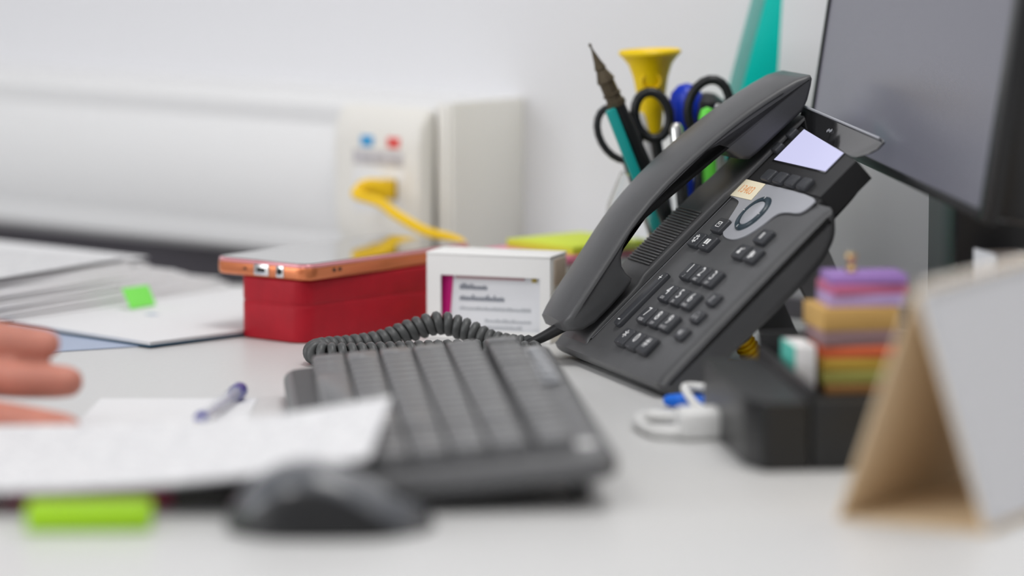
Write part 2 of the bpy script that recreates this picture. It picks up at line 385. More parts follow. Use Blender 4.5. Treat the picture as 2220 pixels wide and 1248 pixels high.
# yellow network cable
eth = thing('network_cable', 'yellow network cable plugged into the wall socket', 'cable', (-0.0685, 2.3975, 0))
E0 = Vector((-0.0685, 2.3975, 0))
pl = Vector((WP.x, WP.y, 0)) + WN * (0.0675 + 0.0168) - WD * 0.0385
pb = put('plug', box(-0.006, 0.006, -0.0005, 0.012, -0.006, 0.006, 0.001), 'yellow', eth, pl + Vector((0, 0, 0.0663)) - E0, (0, 0, math.pi - WA))
bt = pl + WN * 0.011 + Vector((0, 0, 0.0663)); tipb = pl + WN * 0.026 + Vector((0, 0, 0.069))
put('plug_boot', tube([p - E0 for p in spline([bt, (bt + tipb) / 2 + Vector((0, 0, .001)), tipb], 6)], lambda t: 0.0074 - 0.0036 * t, 12), 'yellow', eth)
path = [tipb - WN * 0.002, tipb + WN * 0.005 + Vector((0.001, 0, -0.004)), (-0.0825, 2.384, 0.0605), (-0.0715, 2.375, 0.0535), (-0.0535, 2.35, 0.0463), (-0.0305, 2.322, 0.0412), (-0.0320, 2.298, 0.0260), (-0.0280, 2.274, 0.0090), (-0.0140, 2.2500, 0.0034), (0.012, 2.2380, 0.0034), (0.036, 2.2240, 0.0034), (0.0470, 2.1900, 0.0034), (0.060, 2.150, 0.0034), (0.090, 2.110, 0.0030), (0.115, 2.072, 0.0040), (0.128, 2.042, 0.0060), (0.1305, 2.032, 0.0085)]
put('cable_sheath', tube([p - E0 for p in spline(path, 7)], 0.0032, 10), 'yellow', eth)
# ribbed strain relief under the phone
c0 = Vector((0.1315, 2.032, 0.0085)); c1 = Vector((0.1225, 2.026, 0.0235))
put('ribbed_boot', tube([c0.lerp(c1, t / 40) - E0 for t in range(41)], lambda t: 0.0046 + 0.0016 * (math.sin(t * 40) > 0), 12), 'yellow', eth)

# ------------------------------------------------------------------ desk phone
TAU = R(42.6); ZL = 0.009
ph = thing('desk_phone', 'dark grey office desk phone with keypad, small lit display and handset', 'telephone', (0.0217, 2.129, 0), (0, 0, R(-71.95)))
mm = 0.001
def PF(a, b, c): return (a * mm, (b * math.cos(TAU) - c * math.sin(TAU)) * mm, ZL + (b * math.sin(TAU) + c * math.cos(TAU)) * mm)
FR = (TAU, 0, 0)
def fput(name, me, m, parent, a=0, b=0, c=0): return put(name, me, m, parent, PF(a, b, c), FR)
sc = lambda pts: [(x * mm, y * mm) for x, y in pts]
ABC = lambda b, c, a: (a, b, c)
body_p = chaikin(sc([(0.5, 0), (-1.5, -5), (0, -10), (9, -20.6), (38, -20), (60, -21), (90, -21.3), (110, -20), (123, -15), (130.5, -6), (131.5, 0)]), 2, True, 0.2)
body = fput('body', rounded_prism(body_p, 0, 0.1725, 0.0055, ABC, 6), 'phone', ph)
up_p = chaikin(sc([(120, -0.8), (120, -16), (152, -15), (160, -11), (160, -3), (158, -0.8)]), 2, True, 0.2)
fput('upper_housing', rounded_prism(up_p, 0.003, 0.150, 0.003, ABC), 'phonedark', ph)
cr_p = chaikin(sc([(4, -2), (9, 1.6), (20, 2.4), (48, 2.6), (54, 4.4), (58, 4.8), (118, 4.8), (124, 4.0), (132, 3.6), (172, 3.4), (184, 2.6), (186, -2)]), 1, True, 0.2)
fput('handset_cradle', rounded_prism(cr_p, 0.007, 0.0475, 0.0022, ABC), 'phone', ph)
ribm = box(-0.0178, 0.0178, -0.0005, 0.0005, 0, 0.0010, 0.0002, 1)
for k in range(22):
    fput('grille_rib', ribm, 'phone', ph, 27.4, 62 + k * 1.95, 4.7)
# display plate + visor
dp = sc([(37, 134.8), (151, 134.8), (151, 162.5), (37, 178.5)])
plate = fput('display_plate', prism(dp, -0.013, 0.0002, 0.0008, 2), 'phonedark', ph)
fput('screen_window', prism(sc([(55.5, 150), (131, 150), (131, 165.2), (55.5, 175.6)]), 0.0000, 0.0007, 0.0002, 1), 'gloss', ph)
fput('lit_screen', prism(sc([(57, 151), (129.8, 151), (129.8, 165.0), (57, 175.0)]), 0.0002, 0.0010, 0.0, 1), 'lcd', ph)
def vis_pt(t):
    lo = Vector((40 + 115 * t, 177.4 - 15.4 * t, -2.6 + 4.2 * t)); hi = Vector((40 + 115 * t, 187.0 - 6.2 * t, 5.2 - 9.9 * t)); return lo, hi
def visor():
    bm = bmesh.new(); rings = []; N = 20
    for i in range(N + 1):
        t = i / N; lo, hi = vis_pt(t); d = hi - lo; k = 1.0
        if t > 0.90: k = math.sqrt(max(0.06, 1 - ((t - 0.90) / 0.10) ** 2 * 0.94))
        mid = (lo + hi) / 2; lo2 = mid - d * 0.5 * k; hi2 = mid + d * 0.5 * k; bk = Vector((0, 3.2, -4.4)) * (0.4 + 0.6 * k) * (1 - 0.72 * t)
        prof = [lo2, lo2 + d * 0.06 * k + Vector((0, -0.35, 0.35)), hi2 - d * 0.06 * k + Vector((0, -0.35, 0.35)), hi2, hi2 + bk * 0.55 + Vector((0, 0.6, 0.5)), hi2 + bk, lo2 + bk, lo2 + bk * 0.4]
        rings.append([bm.verts.new(p * mm) for p in prof])
    n = 8
    for A, B in zip(rings, rings[1:]):
        for i in range(n): bm.faces.new((A[i], A[(i + 1) % n], B[(i + 1) % n], B[i]))
    bm.faces.new(rings[0][::-1]); bm.faces.new(rings[-1])
    return to_mesh(bm)
vis = fput('visor', visor(), 'gloss', ph)
put('visor_trim', tube([(vis_pt(t)[1] + Vector((0, 0.3, 0.4))) * mm for t in [i / 12 * 0.9 for i in range(13)]], 0.0008, 8), 'silver', vis)
def visor_emblem():
    L = []
    for k, h in enumerate((1.4, 2.6, 1.4, 0.9, 1.4, 2.6, 1.4)): L.append((box(-0.0003, 0.0003, -h * 0.0005, h * 0.0005, 0, 0.0002), T_((k - 3) * 0.0011)))
    return join_me(L)
lo_, hi_ = vis_pt(0.42); ey_ = (hi_ - lo_).normalized(); ex_ = (vis_pt(0.5)[0] - vis_pt(0.34)[0]).normalized(); ez_ = ex_.cross(ey_).normalized(); ex_ = ey_.cross(ez_)
put('emblem_glint', visor_emblem(), 'silver', vis, ((lo_ + hi_) / 2 + ez_ * 0.6) * mm, Matrix((ex_, ey_, ez_)).transposed().to_euler())

def keymesh(w, h, t, r=0.0016, tp=0.0007):
    bm = bmesh.new()
    def rr(w, h, r, z):
        pts = []
        for cx, cy, a0 in ((w / 2 - r, h / 2 - r, 0), (-w / 2 + r, h / 2 - r, 90), (-w / 2 + r, -h / 2 + r, 180), (w / 2 - r, -h / 2 + r, 270)):
            for k in range(4):
                a = R(a0 + 30 * k); pts.append(bm.verts.new((cx + r * math.cos(a), cy + r * math.sin(a), z)))
        return pts
    rings = [rr(w, h, r, 0), rr(w, h, r, t * 0.72), rr(w - tp, h - tp, r, t * 0.93), rr(w - 2.2 * tp, h - 2.2 * tp, r * 0.9, t)]
    for A, B in zip(rings, rings[1:]):
        for i in range(16): bm.faces.new((A[i], A[(i + 1) % 16], B[(i + 1) % 16], B[i]))
    bm.faces.new(rings[-1])
    return to_mesh(bm)

num = keymesh(0.0142, 0.0112, 0.0031)
rows = [(67.2, ['1', '2', '3'], ['.,?', 'ABC', 'DEF']), (50.4, ['4', '5', '6'], ['GHI', 'JKL', 'MNO']), (33.8, ['7', '8', '9'], ['PQRS', 'TUV', 'WXYZ']), (17.0, ['*', '0', '#'], ['.', '_', ''])]
def legend(parent, parts, m='legend'): return put('legend', join_me(parts), m, parent)
for b, ds, ls in rows:
    for i, (d, l) in enumerate(zip(ds, ls)):
        k = fput('number_key', num, 'phonekey', ph, 92.2 + 17.0 * i, b, 0)
        zt = 0.00315
        pr = [(text_me(d, 0.0088 if d != '*' else 0.012), T_(0, 0.0012 if d != '*' else -0.001, zt))]
        legend(k, pr)
        if l: put('letters', text_me(l, 0.0028), 'legend2', k, (0, -0.0040, zt))
vol = fput('volume_rocker', keymesh(0.0085, 0.040, 0.0028, 0.0022), 'phonekey', ph, 66.3, 42, 0)
legend(vol, [(text_me('+', 0.007), T_(0, 0.0155, 0.00285)), (box(-0.0015, 0.0015, -0.0004, 0.0004, 0, 0.0001), T_(0, -0.0165, 0.00285))])
# seam line beside the cradle
fput('seam_line', box(-0.00015, 0.00015, -0.056, 0.056, 0, 0.00012), 'silver', ph, 48.6, 66, 0.05)

fk = keymesh(0.0142, 0.0098, 0.0030)
def icon_env(): return [(box(-.0028, .0028, -.0019, -.0015, 0, .0001), T_()), (box(-.0028, .0028, .0015, .0019, 0, .0001), T_()), (box(-.0028, -.0024, -.0019, .0019, 0, .0001), T_()), (box(.0024, .0028, -.0019, .0019, 0, .0001), T_()), (box(-.0017, .0017, -.0002, .0002, 0, .0001), T_(-.0012, .0006, 0, R(-35))), (box(-.0017, .0017, -.0002, .0002, 0, .0001), T_(.0012, .0006, 0, R(35)))]
def icon_gear():
    L = [(box(-.0005, .0005, .0017, .0030, 0, .0001), T_(0, 0, 0, R(45 * k))) for k in range(8)]
    L += [(box(-.0009, .0009, .0013, .0019, 0, .0001), T_(0, 0, 0, R(45 * k + 22))) for k in range(8)]
    return L
def icon_book(): return [(box(-.0028, -.0005, -.0016, .0020, 0, .0001), T_()), (box(.0005, .0028, -.0016, .0020, 0, .0001), T_()), (box(-.0012, .0012, -.0032, -.0027, 0, .0001), T_())]
def icon_hold(): return [(box(-.0012, -.0004, -.0022, .0022, 0, .0001), T_()), (box(.0004, .0012, -.0022, .0022, 0, .0001), T_())]
def icon_person(x=0, y=0, s=1): return [(lathe([(0, 0), (.0010 * s, 0), (.0010 * s, .0001), (0, .0001)], 10), T_(x, y + .0013 * s)), (box(-.0016 * s, .0016 * s, -.0016 * s, .0003 * s, 0, .0001), T_(x, y))]
def icon_transfer(): return icon_person(-.0006, -.0004) + [(box(-.0012, .0012, -.0003, .0003, 0, .0001), T_(.0020, .0016, 0, R(30)))]
def icon_conf(): return icon_person(-.0010, .0006, .8) + icon_person(.0012, -.0004, .95) + icon_person(-.0006, -.0016, .8)
def icon_mute(): return [(lathe([(0, 0), (.0008, 0), (.0008, .0001), (0, .0001)], 10), T_(0, .0010)), (box(-.0008, .0008, -.0010, .0010, 0, .0001), T_()), (box(-.0016, .0016, -.0022, -.0018, 0, .0001), T_()), (box(-.0024, .0024, -.0002, .0002, 0, .0001), T_(0, 0, 0, R(45)))]
def icon_head(): return [(box(.0022, .0026, -.0006, .0006, 0, .0001), T_(0, 0, 0, R(15 * k))) for k in range(13)] + [(box(-.0028, -.0016, -.0020, .0002, 0, .0001), T_()), (box(.0016, .0028, -.0020, .0002, 0, .0001), T_())]
def icon_spk(): return [(box(-.0024, -.0010, -.0010, .0010, 0, .0001), T_()), (box(-.0010, .0002, -.0018, .0018, 0, .0001), T_()), (box(.0009, .0013, -.0012, .0012, 0, .0001), T_()), (box(.0020, .0024, -.0020, .0020, 0, .0001), T_())]
for nm, a, b, ic in (('message_key', 74.0, 100.2, icon_env), ('settings_key', 63.4, 87.5, icon_gear), ('directory_key', 80.4, 87.5, icon_book), ('hold_key', 136.5, 100.6, icon_hold), ('transfer_key', 128.6, 88.0, icon_transfer), ('conference_key', 145.6, 88.0, icon_conf)):
    k = fput(nm, fk, 'phonekey', ph, a, b, 0)
    legend(k, [(me, T_(0, 0, 0.00305) @ mx) for me, mx in ic()])
sk = keymesh(0.0125, 0.0080, 0.0026, 0.0022)
for nm, a, b, ic in (('mute_key', 149, 55.6, icon_mute), ('headset_key', 150, 43.0, icon_head), ('speaker_key', 151, 30.6, icon_spk)):
    k = fput(nm, sk, 'phonekey', ph, a, b, 0)
    legend(k, [(me, T_(0, 0, 0.00265) @ mx) for me, mx in ic()], 'legend2')
soft = keymesh(0.0125, 0.0078, 0.0030)
for a in (73.2, 90.2, 107.2, 124.2): fput('soft_key', soft, 'phonekey', ph, a, 139.3, 0.2)
for a, b in ((48.6, 170.2), (49.2, 158.6)): fput('line_key', keymesh(0.0085, 0.0065, 0.003), 'phonekey', ph, a, b, 0.2)
# silver navigation panel
sp = chaikin([(37.5, 134.2), (151, 134.2), (151, 125.5), (146, 121.0), (130, 120.0), (121.5, 117.5), (118.5, 107.5), (112, 99), (102.5, 94.6), (90, 94.4), (82, 96.5), (74, 104), (68.5, 114), (65, 119.0), (55, 120.6), (41, 121.4), (37.5, 126)], 2, True, 0.22)
fput('navigation_panel', prism(sc(sp), -0.0002, 0.0007, 0.0), 'silver', ph)
fput('navigation_ring', lathe([(0.0090, 0.0004), (0.0094, 0.0020), (0.0104, 0.0025), (0.0118, 0.0022), (0.0126, 0.0012), (0.0128, 0.0004)], 40, False), 'ring', ph, 95.5, 113.6, 0)
fput('select_button', lathe([(0.0, 0.0028), (0.004, 0.0027), (0.0072, 0.0023), (0.0086, 0.0016), (0.0088, 0.0004)], 36, False), 'silver', ph, 95.5, 113.6, 0)
for a in range(4): fput('ring_mark', box(-0.0002, 0.0002, 0.0100, 0.0116, 0.0023, 0.0026), 'legend', ph, 95.5, 113.6, 0).rotation_euler = (Matrix.Rotation(TAU, 3, 'X') @ Matrix.Rotation(R(90 * a), 3, 'Z')).to_euler()
st = fput('number_sticker', prism(sc([(44.6, 134.0), (76, 134.0), (78, 121.6), (44.4, 121.2)]), 0.0008, 0.0011), 'sticker', ph)
put('handwriting', text_me('13403', 0.0078), 'orange_ink', st, (0.0605, 0.1272, 0.00115))
# rear foot
ft = [(0.085, 0.062), (0.104, 0.076), (0.140, 0.0005), (0.120, 0.0005)]
for a in (0.030, 0.142): put('stand_side', prism(ft, a, a + 0.004, 0.0008, 1, f=lambda y, z, x: (x, y, z)), 'stand', ph)
put('stand_hinge', tube([Vector((0.030, 0.0935, 0.0665)), Vector((0.146, 0.0935, 0.0665))], 0.0035, 10), 'phonedark', ph)
for a in (0.02, 0.152): put('rubber_foot', box(a - 0.008, a + 0.008, 0.012, 0.024, 0.0002, 0.0022, 0.0005), 'rubber', ph)
# handset
hs_p = [(2.2, 12.5), (4.1, 16.6), (9.2, 17.8), (18.6, 20.2), (33.3, 23.4), (47.2, 26.4), (60, 29.4), (72.6, 31.8), (85, 33.2), (98.7, 33.9), (110, 33.8), (122.5, 33.2), (135, 32.3), (147.5, 30.9), (159, 29.2), (170.5, 27.0), (181, 24.6), (191.5, 21.6), (197.0, 19.4), (200.0, 17.6), (199.4, 15.5), (196, 12.8),
        (189.5, 8.6), (183.0, 6.0), (165.9, 6.8), (149, 7.4), (142.5, 8.2), (138.5, 12), (136.5, 19), (133, 25.0), (127, 27.4), (118, 27.4), (107.8, 27.4), (94.3, 27.8), (77.2, 27.3), (66, 25.8), (57.5, 23.6), (52.2, 20.9), (49.2, 17.0), (48.3, 12), (49.0, 8.0), (46.5, 6.2), (41, 5.6), (28.5, 4.9), (17, 4.9), (10, 6.6), (5.2, 9.8)]
hp_ = chaikin(sc(hs_p[:21]), 0, False) + sc(hs_p[21:])
def handset_mesh():
    NO = 18                                   # first points form the outer (upper) surface
    prof = sc(hs_p); n = len(prof); bm = bmesh.new(); rings = []
    a0, a1, r, st = 0.0045, 0.0500, 0.0026, 5
    ts = [(a0 + r * (1 - math.cos(i / st * math.pi / 2)), r * (1 - math.sin(i / st * math.pi / 2))) for i in range(st + 1)]
    mids = [(a0 + r + (a1 - a0 - 2 * r) * k / 10, 0.0) for k in range(1, 10)]
    ts = ts + mids + [(a1 + a0 - a, ins) for a, ins in reversed(ts)]
    for a, ins in ts:
        P = offset_poly(prof, ins) if ins > 1e-7 else prof; x = (a - 0.02725) / 0.02275; ring = []
        for q, (b, c) in enumerate(P):
            k = 1.0
            if b < 0.016: k = 0.60 + 0.40 * math.sqrt(max(0.0, 1 - ((0.016 - b) / 0.0155) ** 2))
            if 1 <= q < NO: c += 0.0030 * (1 - x * x)
            ring.append(bm.verts.new((0.02725 + (a - 0.02725) * k, b, c)))
        rings.append(ring)
    for A, B in zip(rings, rings[1:]):
        for i in range(n): bm.faces.new((A[i], A[(i + 1) % n], B[(i + 1) % n], B[i]))
    bm.faces.new(rings[0][::-1]); bm.faces.new(rings[-1])
    return to_mesh(bm, angle=50)
hset = fput('handset', handset_mesh(), 'phone', ph)
put('handset_seam', tube([Vector((0.0501, x * mm, (y - 2.6) * mm)) for x, y in hs_p[3:17]], 0.00022, 6), 'phonedark', hset)
# coiled cord: centre line in world space, turned into the phone's frame
def cyl_local(p):
    v = Vector(p) - Vector((0.0217, 2.129, 0)); return Matrix.Rotation(R(71.95), 3, 'Z') @ v
hend = Vector((0.0217, 2.129, 0)) + Matrix.Rotation(R(-71.95), 3, 'Z') @ Vector(PF(28, 3.5, 12))
core = spline([hend + Vector((-0.016, 0.003, -0.0098)), (-0.001, 2.112, 0.0092), (-0.013, 2.120, 0.0100), (-0.026, 2.126, 0.0150), (-0.040, 2.128, 0.0185), (-0.055, 2.127, 0.0150), (-0.072, 2.122, 0.0092), (-0.090, 2.115, 0.0070), (-0.103, 2.106, 0.0070), (-0.1085, 2.095, 0.0070), (-0.104, 2.085, 0.0070), (-0.090, 2.083, 0.0070), (-0.070, 2.087, 0.0070), (-0.050, 2.092, 0.0070), (-0.030, 2.096, 0.0070), (-0.010, 2.094, 0.0070), (0.006, 2.090, 0.0070), (0.016, 2.092, 0.0070)], 30)
def coil(core, rad, wire, pitch, n=8):
    s = [0.0]
    for a, b in zip(core, core[1:]): s.append(s[-1] + (b - a).length)
    Tn, Nn = frames(core); L = s[-1]; pts = []; i = 0
    turns = L / pitch; N = int(turns * 20); ang = 0
    for k in range(N + 1):
        d = L * k / N
        while i < len(s) - 2 and s[i + 1] < d: i += 1
        t = (d - s[i]) / max(1e-9, s[i + 1] - s[i]); p = core[i].lerp(core[i + 1], t); nn = Nn[i].lerp(Nn[i + 1], t).normalized(); bb = Tn[i].cross(nn)
        a = 2 * math.pi * turns * k / N
        rr = rad(d / L)
        pts.append(p + nn * rr * math.cos(a) + bb * rr * math.sin(a))
    return tube(pts, wire, n)
cme = coil(core, lambda t: (0.0022 + 0.0021 * min(1, t / 0.12)) if t < 0.12 else 0.0043, 0.0026, 0.0054)
cme.transform(Matrix.Rotation(R(71.95), 4, 'Z') @ Matrix.Translation((-0.0217, -2.129, 0)))
put('coiled_cord', cme, 'cord', ph)
lead = [cyl_local(p) for p in spline([hend + Vector((0.004, 0, 0.001)), hend + Vector((-0.006, 0.001, -0.005)), hend + Vector((-0.017, 0.003, -0.0105))], 8)]
put('cord_strain_relief', tube(lead, lambda t: 0.0036 - 0.0012 * t, 10), 'phonedark', ph)

# ------------------------------------------------------------------ keyboard
kb = thing('keyboard', 'grey computer keyboard lying lengthwise towards the camera', 'keyboard', (-0.0347, 1.8100, 0.0), (R(5.2), 0, R(-85.6)))
KL, KD = 0.350, 0.140
out = [(-KL / 2, -KD / 2), (KL / 2, -KD / 2), (KL / 2, KD / 2), (-KL / 2, KD / 2)]
def rrect(w, h, r, n=6, cx=0, cy=0):
    p = []
    for sx, sy, a0 in ((1, 1, 0), (-1, 1, 90), (-1, -1, 180), (1, -1, 270)):
        for k in range(n + 1):
            a = R(a0 + 90 * k / n); p.append((cx + sx * (w / 2 - r) + r * math.cos(a), cy + sy * (h / 2 - r) + r * math.sin(a)))
    return p
ZK = 0.0080
put('case', rounded_prism(rrect(KL, KD, 0.011), ZK, ZK + 0.0125, 0.005, lambda x, y, z: (x, y, z), 4, 50), 'kb', kb)
put('key_well', prism(rrect(KL - 0.016, 0.112, 0.004, cy=-0.0095), ZK + 0.0120, ZK + 0.0128), 'kbdark', kb)
bar = put('media_bar', box(-KL / 2 + 0.030, -KL / 2 + 0.145, KD / 2 - 0.0165, KD / 2 - 0.0065, ZK + 0.0124, ZK + 0.0148, 0.0012), 'mediabar', kb)
mk = keymesh(0.0150, 0.0060, 0.0016, 0.0015)
for i in range(5): put('media_key', mk, 'mediabar', kb, (-KL / 2 + 0.045 + i * 0.021, KD / 2 - 0.0115, ZK + 0.0149))
put('emblem_glint', lathe([(0.0, 0.0014), (0.0042, 0.0013), (0.0054, 0.0006), (0.0056, 0.0)], 20), 'legend', kb, (KL / 2 - 0.028, KD / 2 - 0.013, ZK + 0.0124))  # bright disc put in for a specular highlight on the keyboard corner
U = 0.0172; cache = {}
def kkey(w):
    if w not in cache: cache[w] = keymesh(w * U - 0.0016, 0.0166, 0.0068, 0.002, 0.0012)
    return cache[w]
x0 = -KL / 2 + 0.0075
rowy = [KD / 2 - 0.0255, KD / 2 - 0.0460, KD / 2 - 0.0635, KD / 2 - 0.0810, KD / 2 - 0.0985, KD / 2 - 0.1160]
lay = [
    [('Esc', 1), (None, .5)] + [('F%d' % i, 1) for i in range(1, 5)] + [(None, .33)] + [('F%d' % i, 1) for i in range(5, 9)] + [(None, .34)] + [('F%d' % i, 1) for i in range(9, 13)] + [('', .83)],
    [(c, 1) for c in '`1234567890-='] + [('Bksp', 2)],
    [('Tab', 1.5)] + [(c, 1) for c in 'QWERTYUIOP[]'] + [('\\', 1.5)],
    [('Caps', 1.75)] + [(c, 1) for c in "ASDFGHJKL;'"] + [('Enter', 2.25)],
    [('Shift', 2.25)] + [(c, 1) for c in 'ZXCVBNM,./'] + [('Shift', 2.75)],
    [('Ctrl', 1.25), ('Win', 1.25), ('Alt', 1.25), ('', 6.25), ('Alt', 1.25), ('Fn', 1.25), ('Menu', 1.25), ('Ctrl', 1.25)],
]
pad = [['Del', 'End', 'PgUp', 'PgDn'], ['Num', '/', '*', '-'], ['7', '8', '9', '+'], ['4', '5', '6', ''], ['1', '2', '3', 'En'], ['0', '00', '.', '']]
def add_key(lbl, w, x, y):
    k = put('key', kkey(w), 'key', kb, (x, y, ZK + 0.0124))
    if lbl: put('legend', text_me(lbl, 0.0058 if len(lbl) == 1 else 0.0034), 'legend2', k, (-w * U * 0.5 + 0.0055 if len(lbl) == 1 else 0, 0.0028 if len(lbl) == 1 else 0, 0.00683))
for r_, row in enumerate(lay):
    x = x0
    for lbl, w in row:
        if lbl is not None: add_key(lbl, w, x + w * U / 2, rowy[r_])
        x += w * U
    x = x0 + 15.25 * U
    for lbl in pad[r_]:
        add_key(lbl, 1, x + U / 2, rowy[r_]); x += U
for fx in (-KL / 2 + 0.030, KL / 2 - 0.040):
    put('foot', box(fx - 0.014, fx + 0.014, KD / 2 - 0.020, KD / 2 - 0.012, -0.0040, ZK + 0.002, 0.0015), 'kbdark', kb)
put('front_pad', box(-KL / 2 + 0.02, KL / 2 - 0.02, -KD / 2 + 0.004, -KD / 2 + 0.012, 0.0062, ZK + 0.001), 'rubber', kb)

# ------------------------------------------------------------------ mouse (front points to the right)
mo = thing('computer_mouse', 'dark grey wireless computer mouse in front of the keyboard', 'mouse', (-0.077, 1.6020, 0), (0, 0, R(1)))
def mprof(t):
    if t < 0.4: k = 1 - ((0.4 - t) / 0.4) ** 2 * 0.45
    else:
        q = (t - 0.4) / 0.6; k = 1 - 0.60 * (q * q * (3 - 2 * q))
    h = 0.0280 * k
    w = 0.0265 * (1 - (abs(2 * t - 0.95)) ** 3.2 * 0.62)
    return h, w
def mouse_shell(v0, v1, off=0.0, t0=0.0, t1=1.0):
    bm = bmesh.new(); rings = []; NT, NV = 30, 28
    for i in range(NT + 1):
        t = t0 + (t1 - t0) * i / NT; h, w = mprof(t); ends = max(0.02, (1 - abs(2 * t - 1) ** 5)) ** 0.5
        x = (t - 0.5) * 0.089; rg = []
        for j in range(NV + 1):
            a = math.pi * (v0 + (v1 - v0) * j / NV)
            ca, sa = math.cos(a), math.sin(a)
            y = -w * ends * math.copysign(abs(ca) ** 0.62, ca) ; z = 0.0012 + (h * ends) * abs(sa) ** 0.72
            rg.append(bm.verts.new((x, y + math.copysign(off, y), z + off * sa)))
        rings.append(rg)
    for A, B in zip(rings, rings[1:]):
        for j in range(NV): bm.faces.new((A[j], A[j + 1], B[j + 1], B[j]))
    if v0 == 0 and v1 == 1:
        for A, B in zip(rings, rings[1:]): bm.faces.new((A[0], B[0], B[NV], A[NV]))
        bm.faces.new(rings[0]); bm.faces.new(rings[-1][::-1])
    return to_mesh(bm, angle=70)
put('top_shell', mouse_shell(0, 1), 'mouse', mo)
def side_panel(sg):
    bm = bmesh.new(); rings = []; NT, NV = 26, 6
    for i in range(NT + 1):
        t = 0.03 + 0.80 * i / NT; h, w = mprof(t); ends = max(0.02, (1 - abs(2 * t - 1) ** 5)) ** 0.5; x = (t - 0.5) * 0.089; rg = []
        vmax = 0.40 * max(0.0, math.sin(math.pi * min(1, (t - 0.0) / 0.84))) ** 0.8 + 0.02
        for j in range(NV + 1):
            a = math.pi * 0.5 * vmax * j / NV * 1.0; ca, sa = math.cos(a), math.sin(a)
            rg.append(bm.verts.new((x, sg * (w * ends * abs(ca) ** 0.62 + 0.0005), 0.0013 + h * ends * abs(sa) ** 0.72)))
        rings.append(rg)
    for A, B in zip(rings, rings[1:]):
        for j in range(NV): bm.faces.new((A[j], A[j + 1], B[j + 1], B[j]))
    return to_mesh(bm, angle=70)
for sg in (-1, 1): put('side_grip', side_panel(sg), 'mouseside', mo)
put('base_plate', prism(chaikin([(-0.043, -0.018), (0.043, -0.018), (0.043, 0.018), (-0.043, 0.018)], 3), 0.0002, 0.0014), 'rubber', mo)
w_ = put('scroll_wheel', lathe([(0, -0.003), (0.008, -0.003), (0.009, 0), (0.008, 0.003), (0, 0.003)], 24), 'rubber', mo, (0.026, 0, 0.0095), (R(90), 0, 0))
put('button_seam', box(0.034, 0.0425, -0.0003, 0.0003, 0.004, 0.0122), 'dark', mo)

# ------------------------------------------------------------------ red case and smartphone
rc = thing('red_case', 'dark red leatherette case under the smartphone', 'case', (-0.1195, 2.1725, 0), (0, 0, R(49)))
rp = rrect(0.122, 0.054, 0.011, 7, 0.061, 0.0270)
put('case_base', rounded_prism(rp, 0.0004, 0.0213, 0.0008, lambda x, y, z: (x, y, z)), 'red', rc)
put('case_lid', rounded_prism(rp, 0.0217, 0.0362, 0.0016, lambda x, y, z: (x, y, z)), 'red', rc)
put('lid_groove', prism(rrect(0.1212, 0.0532, 0.0106, 7, 0.061, 0.0270), 0.0190, 0.0250), 'red', rc)
sm = thing('smartphone', 'smartphone in a copper pink case resting on the red case', 'smartphone', (-0.1190, 2.1720, 0.0364), (0, 0, R(51.7)))
sp_ = rrect(0.152, 0.0735, 0.009, 6, 0.076, 0.0335)
put('bumper_case', rounded_prism(sp_, 0.0, 0.0086, 0.0022, lambda x, y, z: (x, y, z)), 'copper', sm)
put('clear_rim', rounded_prism(rrect(0.1515, 0.0730, 0.0088, 6, 0.076, 0.0335), 0.0070, 0.0094, 0.001, lambda x, y, z: (x, y, z)), 'rosecase', sm)
put('display_glass', prism(rrect(0.147, 0.0690, 0.007, 6, 0.076, 0.0335), 0.0092, 0.0098, 0.0002, 1), 'glass', sm)
# ports on the near short end (local x = 0 side)
p1 = put('charging_port', box(-0.0006, 0.001, 0.0260, 0.0375, 0.0012, 0.0078, 0.0005), 'metal', sm); put('port_opening', box(-0.0009, 0.0, 0.0285, 0.0350, 0.0032, 0.0058, 0.0008), 'dark', p1)
p2 = put('headphone_port', box(-0.0006, 0.001, 0.0145, 0.0205, 0.0010, 0.0078, 0.0005), 'metal', sm); put('port_opening', lathe([(0, -0.0008), (0.0018, -0.0008), (0.0018, 0.0006), (0, 0.0006)], 16), 'dark', p2, (-0.0003, 0.0175, 0.0046), (0, R(90), 0))
put('microphone_hole', lathe([(0, -0.0003), (0.0008, -0.0003), (0.0008, 0.0004), (0, 0.0004)], 10), 'dark', sm, (-0.0003, 0.0445, 0.0044), (0, R(90), 0))
for i in range(2): put('lanyard_hole', box(0.022 + i * 0.005, 0.0245 + i * 0.005, -0.0036, -0.0030, 0.0040, 0.0058), 'dark', sm)

# ------------------------------------------------------------------ card box with window
cb = thing('card_box', 'white cardboard box with a window showing business cards', 'box', (-0.0492, 2.200, 0.0), (0, 0, R(-19.4)))
bw, bd, bh = 0.0752, 0.029, 0.0490
t = 0.0014
wx0, wx1, wz0, wz1 = 0.0085, 0.0690, 0.006, 0.0375
def plate_win():
    bm = bmesh.new()
    def q(x0, x1, z0, z1):
        me = box(x0, x1, 0, t, z0, z1); bm.from_mesh(me); bpy.data.meshes.remove(me)
    q(0, wx0, 0.0004, bh); q(wx1, bw, 0.0004, bh); q(wx0, wx1, 0.0004, wz0); q(wx0, wx1, wz1, bh)
    bmesh.ops.remove_doubles(bm, verts=bm.verts, dist=1e-6)
    return to_mesh(bm)
put('front_panel', plate_win(), 'card', cb)
put('side_panel', box(0, t, t, bd, 0.0004, bh, 0.0003), 'card', cb); put('side_panel', box(bw - t, bw, t, bd, 0.0004, bh, 0.0003), 'card', cb)
put('back_panel', box(t, bw - t, bd - t, bd, 0.0004, bh, 0.0003), 'card', cb); put('bottom_panel', box(t, bw - t, t, bd - t, 0.0004, 0.0018), 'card', cb)
